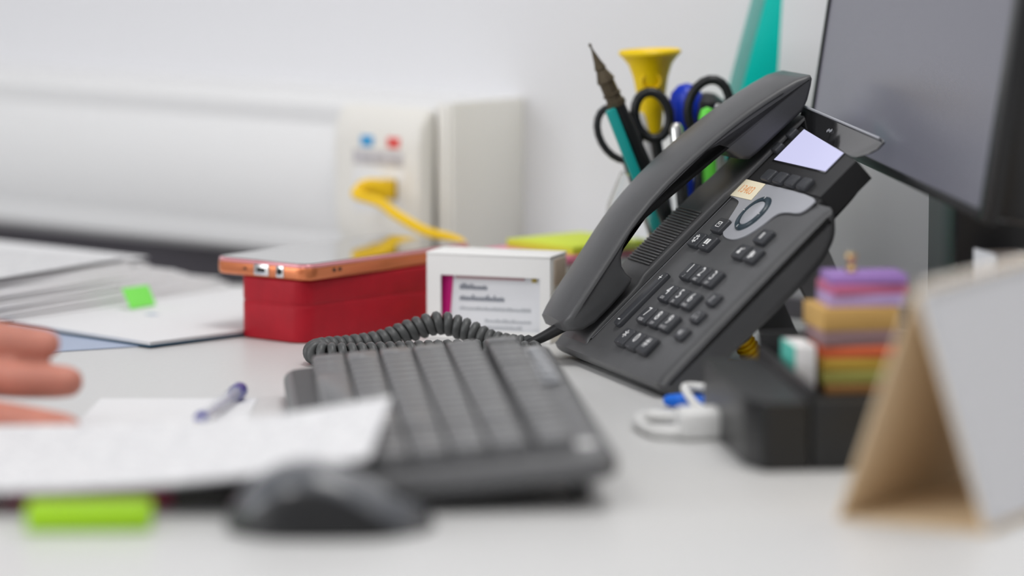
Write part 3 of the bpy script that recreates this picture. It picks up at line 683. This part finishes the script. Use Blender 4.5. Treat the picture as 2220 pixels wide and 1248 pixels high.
put('lid', box(-0.0004, bw + 0.0004, -0.0002, bd + 0.0004, bh, bh + 0.0016, 0.0007), 'card', cb)
put('side_flap', box(bw + 0.0001, bw + 0.0012, 0.006, bd - 0.004, bh - 0.016, bh - 0.001, 0.0003), 'kraft', cb)
bc = put('business_cards', box(0.0020, bw - 0.0022, 0.0050, 0.0260, 0.0020, 0.0460), 'pagewhite', cb)
put('magenta_band', prism([(0.0075, 0.003), (0.0120, 0.003), (0.0148, 0.040), (0.0075, 0.040)], 0.0046, 0.0049, f=lambda x, z, y: (x, y, z)), 'magenta', bc)
put('rose_band', box(0.0160, 0.0580, 0.0046, 0.0049, 0.0352, 0.0380), 'rose', bc)
put('gold_mark', box(0.0625, 0.0655, 0.0046, 0.0049, 0.0345, 0.0378), 'gold', bc)
def words(x0, x1, z, h, n):
    L = []; x = x0
    rnd = random.Random(int(z * 1e5))
    while x < x1:
        w = rnd.uniform(0.0006, 0.0012)
        L.append((box(x, x + w, 0.0046, 0.0049, z, z + h * rnd.choice((0.6, 0.6, 0.75, 1.0))), Matrix.Identity(4))); x += w + 0.0004
    return join_me(L)
for x0_, x1_, z, h, m_ in ((0.0185, 0.0345, 0.0290, 0.0034, 'inkgrey'), (0.0185, 0.0455, 0.0226, 0.0034, 'inkgrey'), (0.0185, 0.0610, 0.0172, 0.0019, 'inklight'), (0.0340, 0.0620, 0.0105, 0.0018, 'inklight'), (0.0340, 0.0560, 0.0070, 0.0016, 'inklight')):
    put('print_line', words(x0_, x1_, z, h, 0), m_, bc)
# memo block with sticky pads behind the box
mb = thing('memo_block', 'white memo paper block behind the card box', 'memo block', (0.0300, 2.3000, 0.0), (0, 0, R(45)))
for k in range(4): put('paper_layer', box(-0.036 + 0.0006 * (k % 2), 0.036 + 0.0006 * (k % 2), -0.036, 0.036, 0.0004 + 0.0092 * k, 0.0094 + 0.0092 * k, 0.0004), 'paper', mb)
ztop = 0.0376
tag(put('sticky_note_pad', cbox(0.068, 0.068, 0.0042, 0.0004), 'pink', None, (0.0300, 2.2960, ztop), (0, 0, R(47))), 'pink sticky note pad on the memo block behind the card box', 'sticky notes')
tag(put('sticky_note_pad', cbox(0.060, 0.060, 0.0050, 0.0004), 'lime', None, (0.0390, 2.2980, ztop + 0.0044), (0, 0, R(41))), 'lime yellow sticky note pad lying on the pink pad', 'sticky notes')

# ------------------------------------------------------------------ pen tumbler and its contents
CX, CY = 0.0965, 2.2250
cu = put('pen_tumbler', lathe([(0.0, 0.0005), (0.030, 0.0005), (0.034, 0.004), (0.042, 0.030), (0.0440, 0.055), (0.041, 0.076), (0.0335, 0.094), (0.0325, 0.0943), (0.0398, 0.0760), (0.0428, 0.055), (0.0408, 0.030), (0.033, 0.0055), (0.0, 0.0045)], 40, False), 'cup', None, (CX, CY, 0))
tag(cu, 'clear rounded plastic tumbler holding pens behind the phone', 'pen cup')
def stick(name, p0, p1, prof, m, n=16, parent=None):
    """lathe along p0 -> p1; prof in mm along the axis"""
    p0, p1 = Vector(p0), Vector(p1); d = (p1 - p0).normalized(); q = d.to_track_quat('Z', 'Y')
    o = put(name, lathe(prof, n), m, parent, p0, q.to_euler()); return o
def rest(p_top, base):  # point on the tumbler floor
    return Vector(base)
# souvenir pen with bronze tower finial
a0 = Vector((0.118, 2.216, 0.0065)); a1 = Vector((0.0604, 2.2045, 0.1345)); ax = (a1 - a0); L = ax.length; axn = ax.normalized()
tp_ = thing('souvenir_pen', 'black pen topped by a bronze tower spire leaning left', 'pen', a0, axn.to_track_quat('Z', 'Y').to_euler())
put('pen_body', lathe([(0, 0), (0.0015, 0.002), (0.0046, 0.012), (0.0048, L), (0, L)], 18), 'blackplastic', tp_)
put('tower_finial', lathe([(0, L), (0.0058, L), (0.0058, L + 0.003), (0.0049, L + 0.0034), (0.0047, L + 0.0062), (0.0055, L + 0.0066), (0.0055, L + 0.0078), (0.0047, L + 0.0082), (0.0046, L + 0.015), (0.0055, L + 0.0155), (0.0052, L + 0.0168), (0.0038, L + 0.0205), (0.0030, L + 0.0228), (0.0036, L + 0.0235), (0.0022, L + 0.0280), (0.0014, L + 0.0320), (0.0008, L + 0.0345), (0.0005, L + 0.0370), (0.0010, L + 0.0380), (0.0007, L + 0.0392), (0, L + 0.0395)], 8), 'bronze', tp_)
# teal pencil
t0_ = Vector((0.106, 2.203, 0.0065)); t1_ = Vector((0.0563, 2.1975, 0.1328))
q = thing('teal_pen', 'flat teal pen leaning left in the tumbler beside the black pen', 'pen', t0_, ((t1_ - t0_).normalized()).to_track_quat('Z', 'Y').to_euler()); Lt = (t1_ - t0_).length
put('pen_body', box(-0.0034, 0.0034, -0.0030, 0.0030, 0.006, Lt, 0.0012), 'teal', q); put('pen_tip', lathe([(0, 0), (0.001, 0.0), (0.0026, 0.0062), (0, 0.0062)], 10), 'metal', q)
def loop_pts(c, rx, rz, tilt, depth=0.0, n=20):
    ca, sa = math.cos(R(tilt)), math.sin(R(tilt)); P = []
    for k in range(n):
        a = 2 * math.pi * k / n; x, z = rx * math.cos(a), rz * math.sin(a)
        P.append(Vector((c[0] + x * ca - z * sa, c[1] + depth * math.cos(a), c[2] + x * sa + z * ca)))
    return P
def scissors(label, l1, l2, tip, y):
    s_ = thing('scissors', label, 'scissors', tip)
    o_ = Vector(tip)
    for (c, rx, rz, tl, r_) in (l1, l2):
        h_ = put('handle', tube([p - o_ for p in loop_pts(c, rx, rz, tl)], r_, 10, True, 1.0), 'blackplastic', s_)
        cc = Vector(c); low = cc + (o_ - cc).normalized() * rz * 0.95; mid = o_ + (cc - o_) * 0.45
        put('handle_shank', tube([p - o_ for p in spline([low, (low + mid) / 2, mid], 5)], 0.0034, 8), 'blackplastic', s_)
        dirv = (mid - o_); q = dirv.normalized().to_track_quat('Z', 'Y').to_euler()
        put('blade', prism([(-0.0008, 0), (0.0055, dirv.length * 0.55), (0.005, dirv.length + 0.004), (-0.005, dirv.length + 0.004)], -0.0006, 0.0006, f=lambda x, z, yy: (x, yy, z)), 'metal', s_, (0, 0, 0), q)
    return s_
scissors('black handled scissors at the left of the pen tumbler', ((0.0618, 2.225, 0.1165), 0.0110, 0.0165, 28, 0.0022), ((0.0815, 2.228, 0.1270), 0.0100, 0.0138, 12, 0.0029), (0.1000, 2.236, 0.0100), 2.225)
scissors('black handled scissors with a wide loop at the right of the tumbler', ((0.1140, 2.222, 0.1320), 0.0118, 0.0165, -14, 0.0028), ((0.1330, 2.226, 0.1180), 0.0095, 0.0130, -30, 0.0024), (0.1000, 2.206, 0.0100), 2.222)
hn = thing('yellow_horn', 'yellow flared plastic funnel standing in the pen tumbler', 'funnel', (0.0860, 2.2490, 0.0120), (0, R(-2.0), 0))
put('stem', lathe([(0, 0), (0.0035, 0), (0.0042, 0.06), (0.0055, 0.10), (0, 0.10)], 20), 'horn', hn)
put('bell', lathe([(0.0052, 0.099), (0.0072, 0.118), (0.0085, 0.126), (0.0103, 0.136), (0.0128, 0.1435), (0.0160, 0.1475), (0.0182, 0.1495), (0.0184, 0.1510), (0.0176, 0.1520), (0.0150, 0.1500), (0.0118, 0.1440), (0.0088, 0.1340), (0.0062, 0.1180), (0.0040, 0.1000)], 36, False), 'horn', hn)
put('embossed_ring', tube(loop_pts((0, -0.0098, 0.1340), 0.0055, 0.0045, 0), 0.0007, 8, True), 'horn', hn)
bl = thing('blue_marker', 'royal blue round capped stamp handle in the pen tumbler', 'stamp', (0.1020, 2.2420, 0.012))
put('shaft', lathe([(0, 0), (0.005, 0), (0.005, 0.100), (0, 0.100)], 18), 'royal', bl); put('round_cap', lathe([(0, 0.098), (0.006, 0.098), (0.0098, 0.108), (0.0108, 0.118), (0.0090, 0.127), (0.005, 0.1315), (0, 0.133)], 24), 'royal', bl)
bk = thing('black_stamp', 'black round stamp handle behind the green pen', 'stamp', (0.1140, 2.2440, 0.012))
put('shaft', lathe([(0, 0), (0.005, 0), (0.005, 0.095), (0, 0.095)], 18), 'blackplastic', bk); put('round_cap', lathe([(0, 0.093), (0.006, 0.095), (0.011, 0.104), (0.0125, 0.114), (0.0105, 0.122), (0.005, 0.1265), (0, 0.1275)], 24), 'blackplastic', bk)
gp = thing('green_pen', 'bright green pen with a ball end in the tumbler', 'pen', (0.1180, 2.2060, 0.0085), (R(-2), R(-2.6), 0))
put('pen_body', lathe([(0, 0), (0.001, 0), (0.0042, 0.012), (0.0042, 0.112), (0, 0.112)], 16), 'leaf', gp); put('ball_end', lathe([(0, 0.111), (0.0035, 0.112), (0.0050, 0.1165), (0.0050, 0.1190), (0.0035, 0.1235), (0, 0.1250)], 20), 'leaf', gp)
wp = thing('white_pen', 'white pen beside the green ball ended pen', 'pen', (0.1240, 2.2350, 0.0120), (R(3), R(-2), 0))
put('pen_body', lathe([(0, 0), (0.001, 0), (0.0036, 0.012), (0.0036, 0.110), (0, 0.110)], 16), 'whitecable', wp); put('push_button', lathe([(0, 0.110), (0.0026, 0.110), (0.0030, 0.118), (0.0018, 0.1215), (0, 0.122)], 16), 'metal', wp)
sv = thing('silver_pen', 'silver topped pen with a clip in front of the blue stamp', 'pen', (0.1045, 2.1990, 0.0085), (R(-2), R(-5), 0))
put('pen_body', lathe([(0, 0), (0.001, 0), (0.0036, 0.012), (0.0036, 0.100), (0, 0.100)], 16), 'phonedark', sv); put('pen_cap', lathe([(0, 0.100), (0.0040, 0.100), (0.0040, 0.1135), (0.0022, 0.1165), (0, 0.117)], 16), 'metal', sv); put('clip', box(-0.0012, 0.0012, -0.0062, -0.0050, 0.085, 0.115, 0.0004), 'metal', sv)
pc = thing('wooden_pencil', 'wooden pencil with a violet end seen through a scissor loop', 'pencil', (0.0985, 2.2490, 0.0110), (R(-5), R(-9.0), 0))
put('wood_body', lathe([(0, 0), (0.0006, 0), (0.0037, 0.016), (0.0037, 0.108), (0, 0.108)], 6), 'wood', pc); put('painted_end', lathe([(0, 0.108), (0.0038, 0.108), (0.0038, 0.1285), (0, 0.1285)], 6), 'violetpen', pc)
wb = thing('white_brush', 'white plastic stick next to the wooden pencil', 'stick', (0.1000, 2.2420, 0.0110), (R(-2), R(-12.0), 0))
put('shaft', lathe([(0, 0), (0.003, 0), (0.0034, 0.116), (0.002, 0.119), (0, 0.119)], 14), 'whitecable', wb)

# teal ruler leaning on the wall
ru = thing('teal_ruler', 'teal plastic ruler leaning upright behind the monitor', 'ruler', (0.1155, 2.3200, 0.0), (R(2.5), R(14.3), 0))
put('blade', box(-0.0115, 0.0125, -0.0010, 0.0010, 0.004, 0.41, 0.0004), 'ruler', ru); put('scale_edge', box(-0.0195, -0.0115, -0.0005, 0.0006, 0.004, 0.41, 0.0002), 'rulerpale', ru)

# ------------------------------------------------------------------ monitor
m0 = Vector((0.1690, 2.2000, 0.1165)); m1 = Vector((0.2300, 1.8500, 0.1037))
ex = (m1 - m0).normalized(); upv = Vector((math.sin(R(8.0)), 0.0, math.cos(R(8.0)))); ey = (upv - ex * upv.dot(ex)).normalized(); ez = ex.cross(ey)   # ez points out of the screen
if ez.x > 0: ez = -ez
MW = (m1 - m0).length; MH = 0.285
mrot = Matrix((ex, ey, ez)).transposed()
mon = thing('monitor', 'black desktop monitor seen almost edge on with a grey screen', 'monitor', (0.2600, 2.0000, 0.0))
def mput(name, me, m, par=None):
    me.transform(Matrix.Translation(m0 - Vector((0.26, 2.0, 0))) @ mrot.to_4x4()); return put(name, me, m, mon)
bz = 0.0065
mput('back_shell', box(0.001, MW - 0.001, 0.001, MH - 0.001, -0.042, -0.0035, 0.006), 'bezel')
for nm, b_ in (('bezel', (0, bz * 0.7, 0, MH)), ('bezel', (MW - 0.016, MW, 0, MH)), ('bezel', (bz * 0.7, MW - 0.016, 0, 0.005)), ('bezel', (bz * 0.7, MW - 0.016, MH - 0.012, MH))):
    mput(nm, box(*b_, -0.006, 0.0, 0.0006), 'bezel')
mput('screen', box(bz * 0.7, MW - 0.016, 0.005, MH - 0.012, -0.006, -0.0010), 'screen')
put('stand_column', box(-0.0320, 0.045, -0.040, 0.092, 0.012, 0.22, 0.0015), 'bezel', mon)
put('stand_base', prism(rrect(0.19, 0.22, 0.03, 6, 0.065, -0.02), 0.0004, 0.0130, 0.002), 'bezel', mon)

cl = thing('beige_carton', 'small beige carton on the monitor base behind the calendar', 'carton', (0.2480, 1.9150, 0.0135), (0, 0, R(15)))
put('carton_body', box(-0.010, 0.012, -0.014, 0.014, 0, 0.069, 0.0015), 'beige', cl); put('flap', box(-0.012, -0.0105, -0.0140, 0.014, 0.045, 0.070, 0.0004), 'pagewhite', cl)

# ------------------------------------------------------------------ organiser and sticky notes
og = thing('desk_organiser', 'black plastic desk organiser with raised tray beside the phone', 'organiser', (0.1120, 1.7440, 0), (0, 0, R(6)))
og_w, og_d = 0.105, 0.150
put('base_block', prism(chaikin([(0.004, 0.0), (0.026, 0.0), (0.026, og_d), (-0.002, og_d), (-0.002, 0.020)], 1, True, 0.06), 0.0006, 0.0320, 0.0015), 'blackbox', og)
put('front_wall', box(0.0262, og_w, 0.0, 0.0025, 0.0006, 0.0330, 0.0008), 'blackbox', og)
put('back_wall', box(0.0262, og_w, og_d - 0.0025, og_d, 0.0006, 0.0450, 0.0008), 'blackbox', og)
put('right_wall', box(og_w - 0.0025, og_w, 0.0026, og_d - 0.0026, 0.0006, 0.0330, 0.0008), 'blackbox', og)
put('divider_ridge', box(0.0262, 0.0292, 0.0026, og_d - 0.0026, 0.0006, 0.0385, 0.0010), 'blackbox', og)
put('tray_floor', box(0.0293, og_w - 0.0026, 0.0026, og_d - 0.0026, 0.0006, 0.0215), 'blackin', og)
z = 0.0217; sx, sy = 0.1665, 1.8600
for m_, h, lab, dx, rz in (('brown', 0.0050, 'brown sticky note pad at the bottom of the colourful stack', 0.0010, 9), ('olive', 0.0065, 'olive green sticky note pad low in the colourful stack', 0.0, 7), ('amber', 0.0060, 'amber sticky note pad in the middle of the colourful stack', 0.0, 8), ('coral', 0.0060, 'coral red sticky note pad below the mauve one', 0.0006, 6), ('mauve', 0.0075, 'mauve grey sticky note pad below the tan one', -0.0004, 9), ('tan', 0.0110, 'tan orange sticky note pad near the top of the stack', -0.0012, 11)):
    tag(put('sticky_note_pad', cbox(0.0375, 0.0375, h - 0.0001, 0.0003), m_, None, (sx + dx, sy, z), (0, 0, R(rz))), lab, 'sticky notes', 'colourful sticky pads in the organiser'); z += h
for m_, lab, dx, rz, h in (('lilac', 'lilac film marker pad under the violet one', 0.0035, 7, 0.006), ('berry', 'berry pink film marker pad on the lilac pad', 0.0045, 12, 0.0050), ('violet', 'violet film marker pad topping the colourful stack', 0.0050, 6, 0.0045)):
    tag(put('film_marker_pad', cbox(0.0375, 0.0300, h - 0.0001, 0.0003), m_, None, (sx + dx, sy, z), (0, 0, R(rz))), lab, 'sticky notes', 'film marker pads on the stack'); z += h
pn = thing('push_pin', 'brass push pin on top of the violet pad', 'push pin', (sx - 0.001, sy, z), (0, 0, 0))
put('pin_head', lathe([(0, 0), (0.0024, 0), (0.0030, 0.001), (0.0016, 0.003), (0.0018, 0.006), (0.0030, 0.0075), (0.0026, 0.009), (0, 0.0092)], 16), 'brass', pn); put('pin_point', lathe([(0, 0.009), (0.0004, 0.0092), (0.0001, 0.014), (0, 0.014)], 8), 'metal', pn)
wn = thing('white_note_block', 'white note block with a teal edge in the organiser', 'note block', (0.1395, 1.8480, 0.0218), (0, 0, R(8)))
put('note_pages', box(-0.0050, 0.0050, -0.015, 0.015, 0, 0.0245, 0.0004), 'paper', wn); put('teal_cover', box(-0.0060, -0.0051, -0.015, 0.015, 0, 0.0245, 0.0002), 'tealpaper', wn)

# blue pen and white cables by the phone
bp_ = thing('blue_pen', 'blue pen with a rounded end lying beneath the white cable', 'pen', (0.0768, 1.9375, 0.0040), (0, R(90), R(-12)))
put('pen_cap', lathe([(0, 0.0002), (0.0018, 0.0008), (0.0030, 0.003), (0.0038, 0.009), (0.0038, 0.033), (0, 0.033)], 18), 'bluepen', bp_); put('pen_body', lathe([(0, 0.033), (0.0034, 0.033), (0.0034, 0.060), (0, 0.060)], 18), 'whitecable', bp_)
wc = thing('white_cable', 'white charging cable looped over the blue pen', 'cable', (0.095, 1.915, 0))
wo = Vector((0.095, 1.915, 0))
put('cable_loop', tube([Vector(p) - wo for p in spline([(0.1085, 1.930, 0.0100), (0.099, 1.932, 0.0112), (0.0885, 1.930, 0.0122), (0.0885, 1.918, 0.0105), (0.0935, 1.902, 0.0060), (0.1035, 1.899, 0.0042), (0.1080, 1.899, 0.0040)], 8)], 0.0021, 10), 'whitecable', wc)
put('cable_run', tube([Vector(p) - wo for p in spline([(0.1060, 1.880, 0.0035), (0.085, 1.886, 0.0035), (0.067, 1.888, 0.0035), (0.0625, 1.868, 0.0035), (0.070, 1.840, 0.0035), (0.086, 1.836, 0.0045), (0.096, 1.842, 0.0052)], 8)], 0.0030, 10), 'whitecable', wc)
ad = thing('white_adapter', 'white charger plug lying against the black organiser', 'charger', (0.0920, 1.8420, 0.0), (0, 0, R(8)))
put('adapter_body', box(-0.012, 0.014, -0.010, 0.010, 0.0005, 0.0150, 0.003, 3), 'whitecable', ad); put('socket_face', box(-0.0126, -0.0119, -0.006, 0.006, 0.004, 0.011, 0.0003), 'pvc', ad)

# ------------------------------------------------------------------ tent calendar
al = R(60)
cd = thing('tent_calendar', 'kraft card tent calendar with white pages at the right front', 'calendar', (0.1695, 1.6060, 0), (0, 0, al))
# local x along the spine (right and away), local y to the rear side; legs splay +-y
CLN, CH, HB = 0.165, 0.1005, 0.034
def panel(sg, th, l0, l1, zt, zb, off=0.0, f=1.0):
    y0, y1 = 0.0006 * sg, HB * sg
    k = (HB) / CH
    P = [(sg * (HB * (1 - zb / CH) + off), zb), (sg * (HB * (1 - zt / CH) + off), zt), (sg * (HB * (1 - zt / CH) + off + th), zt), (sg * (HB * (1 - zb / CH) + off + th), zb)]
    return prism(P, l0, l1, f=lambda y, z, x: (x, y, z))
put('back_board', panel(1, 0.0012, 0, CLN, CH, 0.0004), 'kraftboard', cd)
put('front_board', panel(-1, 0.0012, 0, CLN, CH, 0.0004), 'kraftboard', cd)
put('bottom_board', box(0.0, CLN, -HB + 0.001, HB - 0.001, 0.0003, 0.0014), 'kraftboard', cd)
for k in range(7): put('page', panel(-1, 0.00018, -0.0006, CLN, CH - 0.0005, 0.0030 + 0.0004 * k, 0.0014 + 0.0005 * k), 'printed2' if k == 6 else 'paper', cd)
ringme = tube([Vector((0, 0.0052 * math.cos(2 * math.pi * k / 20) - 0.0012, 0.0050 * math.sin(2 * math.pi * k / 20))) for k in range(20)], 0.0005, 6, True)
for k in range(22): put('binding_ring', ringme, 'metal', cd, (0.006 + k * 0.0072, 0, CH - 0.001))

# ------------------------------------------------------------------ papers on the left
er = Vector((0.57, 0.82, 0)).normalized(); el = Vector((-er.y, er.x, 0))
def a4(corner, ang, w, l, z, dz=lambda u, v: 0, m='paper', th=0.00025, name='paper_sheet', nx=14, ny=10):
    """rectangle whose right corner is `corner`; w runs back to the left front along -er, l runs along el"""
    r_ = Matrix.Rotation(R(ang), 3, 'Z'); e1 = r_ @ er; e2 = r_ @ el; c = Vector((corner[0], corner[1], z))
    A = c - e1 * w; B = c; C = c + e2 * l; D = A + e2 * l
    return put(name, sheet((A, B, C, D), nx, ny, dz, th), m)
rnd = random.Random(3)
zc = 0.0052
for k in range(22):
    f_ = k / 21.0
    e_ = rnd.uniform(-0.016, 0.004); cx = -0.172 - 0.062 * f_ + e_ * er.x; cy = 2.420 - 0.060 * f_ + e_ * er.y
    o = a4((cx, cy), rnd.uniform(-1.3, 1.3), 0.297, 0.21, zc, lambda u, v: 0, 'paper' if k % 3 else 'paper2', 0.00098, nx=2, ny=2)
    tag(o, 'white paper sheet within the loose pile behind the hand', 'paper', 'sheets in the loose paper pile'); zc += 0.0010
o = a4((-0.238, 2.358), 4, 0.297, 0.21, zc + 0.0010, lambda u, v: 0.0015 * (1 - u) ** 1.2 + 0.0008 * u, 'printed2', 0.0004); tag(o, 'bent paper sheet on top of the loose pile', 'paper')
o = a4((-0.226, 2.374), -6, 0.297, 0.21, zc + 0.0002, lambda u, v: 0.0006 * (1 - u) + 0.0002 * u, 'paper', 0.0004); tag(o, 'second sheet from the top of the loose pile, corner sticking out right', 'paper')
tag(put('index_flag', sheet(((-0.2300, 2.296, 0.0050), (-0.2165, 2.3160, 0.0050), (-0.2215, 2.3200, 0.0165), (-0.2360, 2.3030, 0.0165)), 4, 4, lambda u, v: 0, 0.0002), 'flag'), 'bright green sticky flag on the edge of the paper pile', 'sticky flag')
# brochure under the pile and blue folder under that
brn = Vector((-0.2052, 2.1560, 0)); b1 = Vector((0.700, 0.714, 0)).normalized(); b2 = Vector((-b1.y, b1.x, 0))
br = thing('brochure', 'white brochure with dark teal underside in front of the pile', 'brochure', brn)
def quad(n, e1, e2, l1, l2, z0, z1):
    P = [(0, 0), (l1, 0), (l1, l2), (0, l2)]
    return prism([((e1 * a + e2 * b).x + n[0], (e1 * a + e2 * b).y + n[1]) for a, b in P], z0, z1)
put('back_cover', quad((0, 0), b1, b2, 0.205, 0.290, 0.0009, 0.0019), 'tealedge', br)
put('inner_pages', quad((0.0, 0.0012), b1, b2, 0.2035, 0.288, 0.0020, 0.0036), 'paper', br)
put('front_cover', quad((0.0, 0.0004), b1, b2, 0.2045, 0.289, 0.0037, 0.0040), 'paper', br)
put('printed_logo', box(-0.003, 0.003, -0.004, 0.004, 0.0041, 0.00425), 'bluefolder', br, (-0.010, 0.120, 0), (0, 0, R(40)))
f1 = Vector((0.90, 0.436, 0)).normalized(); f2 = Vector((-f1.y, f1.x, 0))
fd = put('blue_folder', quad((0, 0), f1, f2, 0.215, 0.30, 0.0003, 0.0008), 'bluefolder', None, (-0.3950, 2.0750, 0)); tag(fd, 'blue grey folder under the white brochure', 'folder')

# note paper and ballpoint
tag(put('note_paper', sheet(((-0.2170, 1.868, 0.0006), (-0.1330, 1.868, 0.0006), (-0.1318, 1.9660, 0.0006), (-0.2128, 1.9660, 0.0006)), 4, 4, lambda u, v: 0, 0.0003), 'paper'), 'small white note paper under the clear ballpoint pen', 'paper')
pe = thing('ballpoint_pen', 'clear ballpoint pen with blue ends lying on the note paper', 'pen', (-0.1552, 1.8560, 0.0050), (R(-90), 0, R(-7.5)))
put('barrel', lathe([(0.0020, 0.010), (0.0040, 0.016), (0.0040, 0.100), (0.0032, 0.100), (0.0032, 0.017), (0.0018, 0.011)], 16, False), 'clear', pe); put('ink_tube', lathe([(0, 0.010), (0.0010, 0.010), (0.0010, 0.098), (0, 0.098)], 10), 'ink', pe)
put('end_plug', lathe([(0, 0.098), (0.0042, 0.098), (0.0043, 0.110), (0.0030, 0.1125), (0, 0.113)], 16), 'navy', pe); put('grip_cone', lathe([(0, 0.0035), (0.0010, 0.0035), (0.0036, 0.013), (0.0036, 0.019), (0, 0.019)], 16), 'navy', pe); put('tip', lathe([(0, 0), (0.0004, 0), (0.0010, 0.004), (0, 0.004)], 10), 'brass', pe)

# front printed sheet, notebook, eraser
nb = thing('notebook', 'maroon notebook with charcoal end under the printed sheet', 'notebook', (-0.170, 1.648, 0), (0, 0, R(-2)))
put('cover', box(-0.050, 0.022, 0.0, 0.118, 0.0004, 0.0090, 0.0015), 'maroon', nb); put('spine', box(0.0222, 0.048, 0.0, 0.118, 0.0004, 0.0088, 0.0015), 'charcoal', nb)
def pz(u, v): return (u ** 2.2 - u) * (0.017 * (1 - v) + 0.010 * v) - 0.0004 * math.sin(math.pi * u) * (1 - v) + 0.003 * max(0, u - 0.8) * 5 * v * v + 0.0008 * math.sin(7 * u)
for k, lab in enumerate(('lower printed sheet lying over the maroon notebook', 'upper printed sheet with raised corner on the keyboard')):
    z_ = 0.0010 * k
    o = put('printed_sheet', sheet(((-0.315 - 0.01 * k, 1.632, 0.0085 + z_), (-0.0655 + 0.004 * k, 1.624, 0.0255 + z_), (-0.0590 + 0.004 * k, 1.730, 0.0330 + z_), (-0.318, 1.793, 0.0110 + z_)), 30, 16, pz, 0.0003), 'printed'); tag(o, lab, 'paper')
gr = thing('eraser', 'lime green eraser bar at the front left of the desk', 'eraser', (-0.1790, 1.6030, 0), (0, 0, R(3)))
put('eraser_body', box(-0.0265, 0.0265, -0.0095, 0.0095, 0.0004, 0.0115, 0.002, 3), 'eraser', gr)
# ------------------------------------------------------------------ hand (left hand, palm towards the camera, fingers pointing right)
person = thing('person', 'person with hand stretched over the desk, fingers pointing right', 'person', (-0.33, 1.86, -0.0025))
po = Vector((-0.33, 1.86, 0))
def capsule_chain(bm, pts, rads, n=14, sub=5):
    P = spline(pts, sub); m = len(P) - 1; k = len(rads) - 1
    def rr(i):
        t = i / m * k; j = min(int(t), k - 1); return rads[j] + (rads[j + 1] - rads[j]) * (t - j)
    T, N = frames(P); rings = []
    ends = []
    for i, p in enumerate(P):
        r0 = rr(i); Bv = T[i].cross(N[i])
        rings.append([bm.verts.new(p + N[i] * r0 * math.cos(2 * math.pi * q / n) + Bv * r0 * math.sin(2 * math.pi * q / n)) for q in range(n)])
    def cap(i, sgn):
        p, r0, prev = P[i], rr(i), rings[i]; Bv = T[i].cross(N[i]); rs = [prev]
        for a in (30, 55, 75):
            rc_, of = r0 * math.cos(R(a)), r0 * math.sin(R(a)) * sgn
            rs.append([bm.verts.new(p + T[i] * of + N[i] * rc_ * math.cos(2 * math.pi * q / n) + Bv * rc_ * math.sin(2 * math.pi * q / n)) for q in range(n)])
        for A, B in zip(rs, rs[1:]):
            for q in range(n): bm.faces.new((A[q], A[(q + 1) % n], B[(q + 1) % n], B[q]))
        bm.faces.new(rs[-1])
    for A, B in zip(rings, rings[1:]):
        for q in range(n): bm.faces.new((A[q], A[(q + 1) % n], B[(q + 1) % n], B[q]))
    cap(0, -1); cap(len(P) - 1, 1)
bm = bmesh.new()
V = lambda *p: Vector(p) - po
# index, middle, ring, little: knuckle -> mid joint -> end joint -> tip
capsule_chain(bm, [V(-0.316, 1.868, 0.0550), V(-0.274, 1.862, 0.0520), V(-0.248, 1.857, 0.0485), V(-0.2275, 1.855, 0.0468)], [0.0110, 0.0100, 0.0090, 0.0076])
capsule_chain(bm, [V(-0.318, 1.866, 0.0380), V(-0.268, 1.856, 0.0325), V(-0.238, 1.851, 0.0298), V(-0.2165, 1.850, 0.0290)], [0.0112, 0.0104, 0.0093, 0.0080])
capsule_chain(bm, [V(-0.318, 1.862, 0.0225), V(-0.270, 1.838, 0.0160), V(-0.236, 1.822, 0.0135), V(-0.2130, 1.812, 0.0118)], [0.0104, 0.0096, 0.0087, 0.0075])
capsule_chain(bm, [V(-0.326, 1.856, 0.0150), V(-0.290, 1.832, 0.0120), V(-0.268, 1.818, 0.0102), V(-0.2520, 1.810, 0.0090)], [0.0092, 0.0085, 0.0078, 0.0068])
capsule_chain(bm, [V(-0.385, 1.862, 0.050), V(-0.352, 1.852, 0.068), V(-0.322, 1.848, 0.078), V(-0.298, 1.848, 0.079)], [0.0150, 0.0128, 0.0108, 0.0088])
for zz, yy, xx in ((0.0550, 1.868, -0.316), (0.0430, 1.867, -0.318), (0.0320, 1.866, -0.318), (0.0220, 1.863, -0.322)):
    capsule_chain(bm, [V(-0.412, 1.868, 0.040), V(-0.36, 1.868, zz * 0.6 + 0.016), V(xx, yy, zz)], [0.0165, 0.0150, 0.0118])
capsule_chain(bm, [V(-0.405, 1.868, 0.040), V(-0.45, 1.870, 0.044), V(-0.52, 1.872, 0.050)], [0.0200, 0.0235, 0.0290])
capsule_chain(bm, [V(-0.405, 1.868, 0.048), V(-0.45, 1.870, 0.050), V(-0.52, 1.872, 0.054)], [0.0180, 0.0235, 0.0290])
hand = put('hand', to_mesh(bm), 'skin', person)
md = hand.modifiers.new('remesh', 'REMESH'); md.mode = 'VOXEL'; md.voxel_size = 0.0016; md.use_smooth_shade = True
ms = hand.modifiers.new('smooth', 'SMOOTH'); ms.factor = 0.5; ms.iterations = 6
put('sleeve', tube([p - po for p in spline([(-0.462, 1.870, 0.047), (-0.52, 1.872, 0.053), (-0.60, 1.875, 0.062), (-0.72, 1.885, 0.085)], 8)], lambda t: 0.034 + 0.012 * t + 0.0008 * math.sin(60 * t), 20), 'sleeve', person)
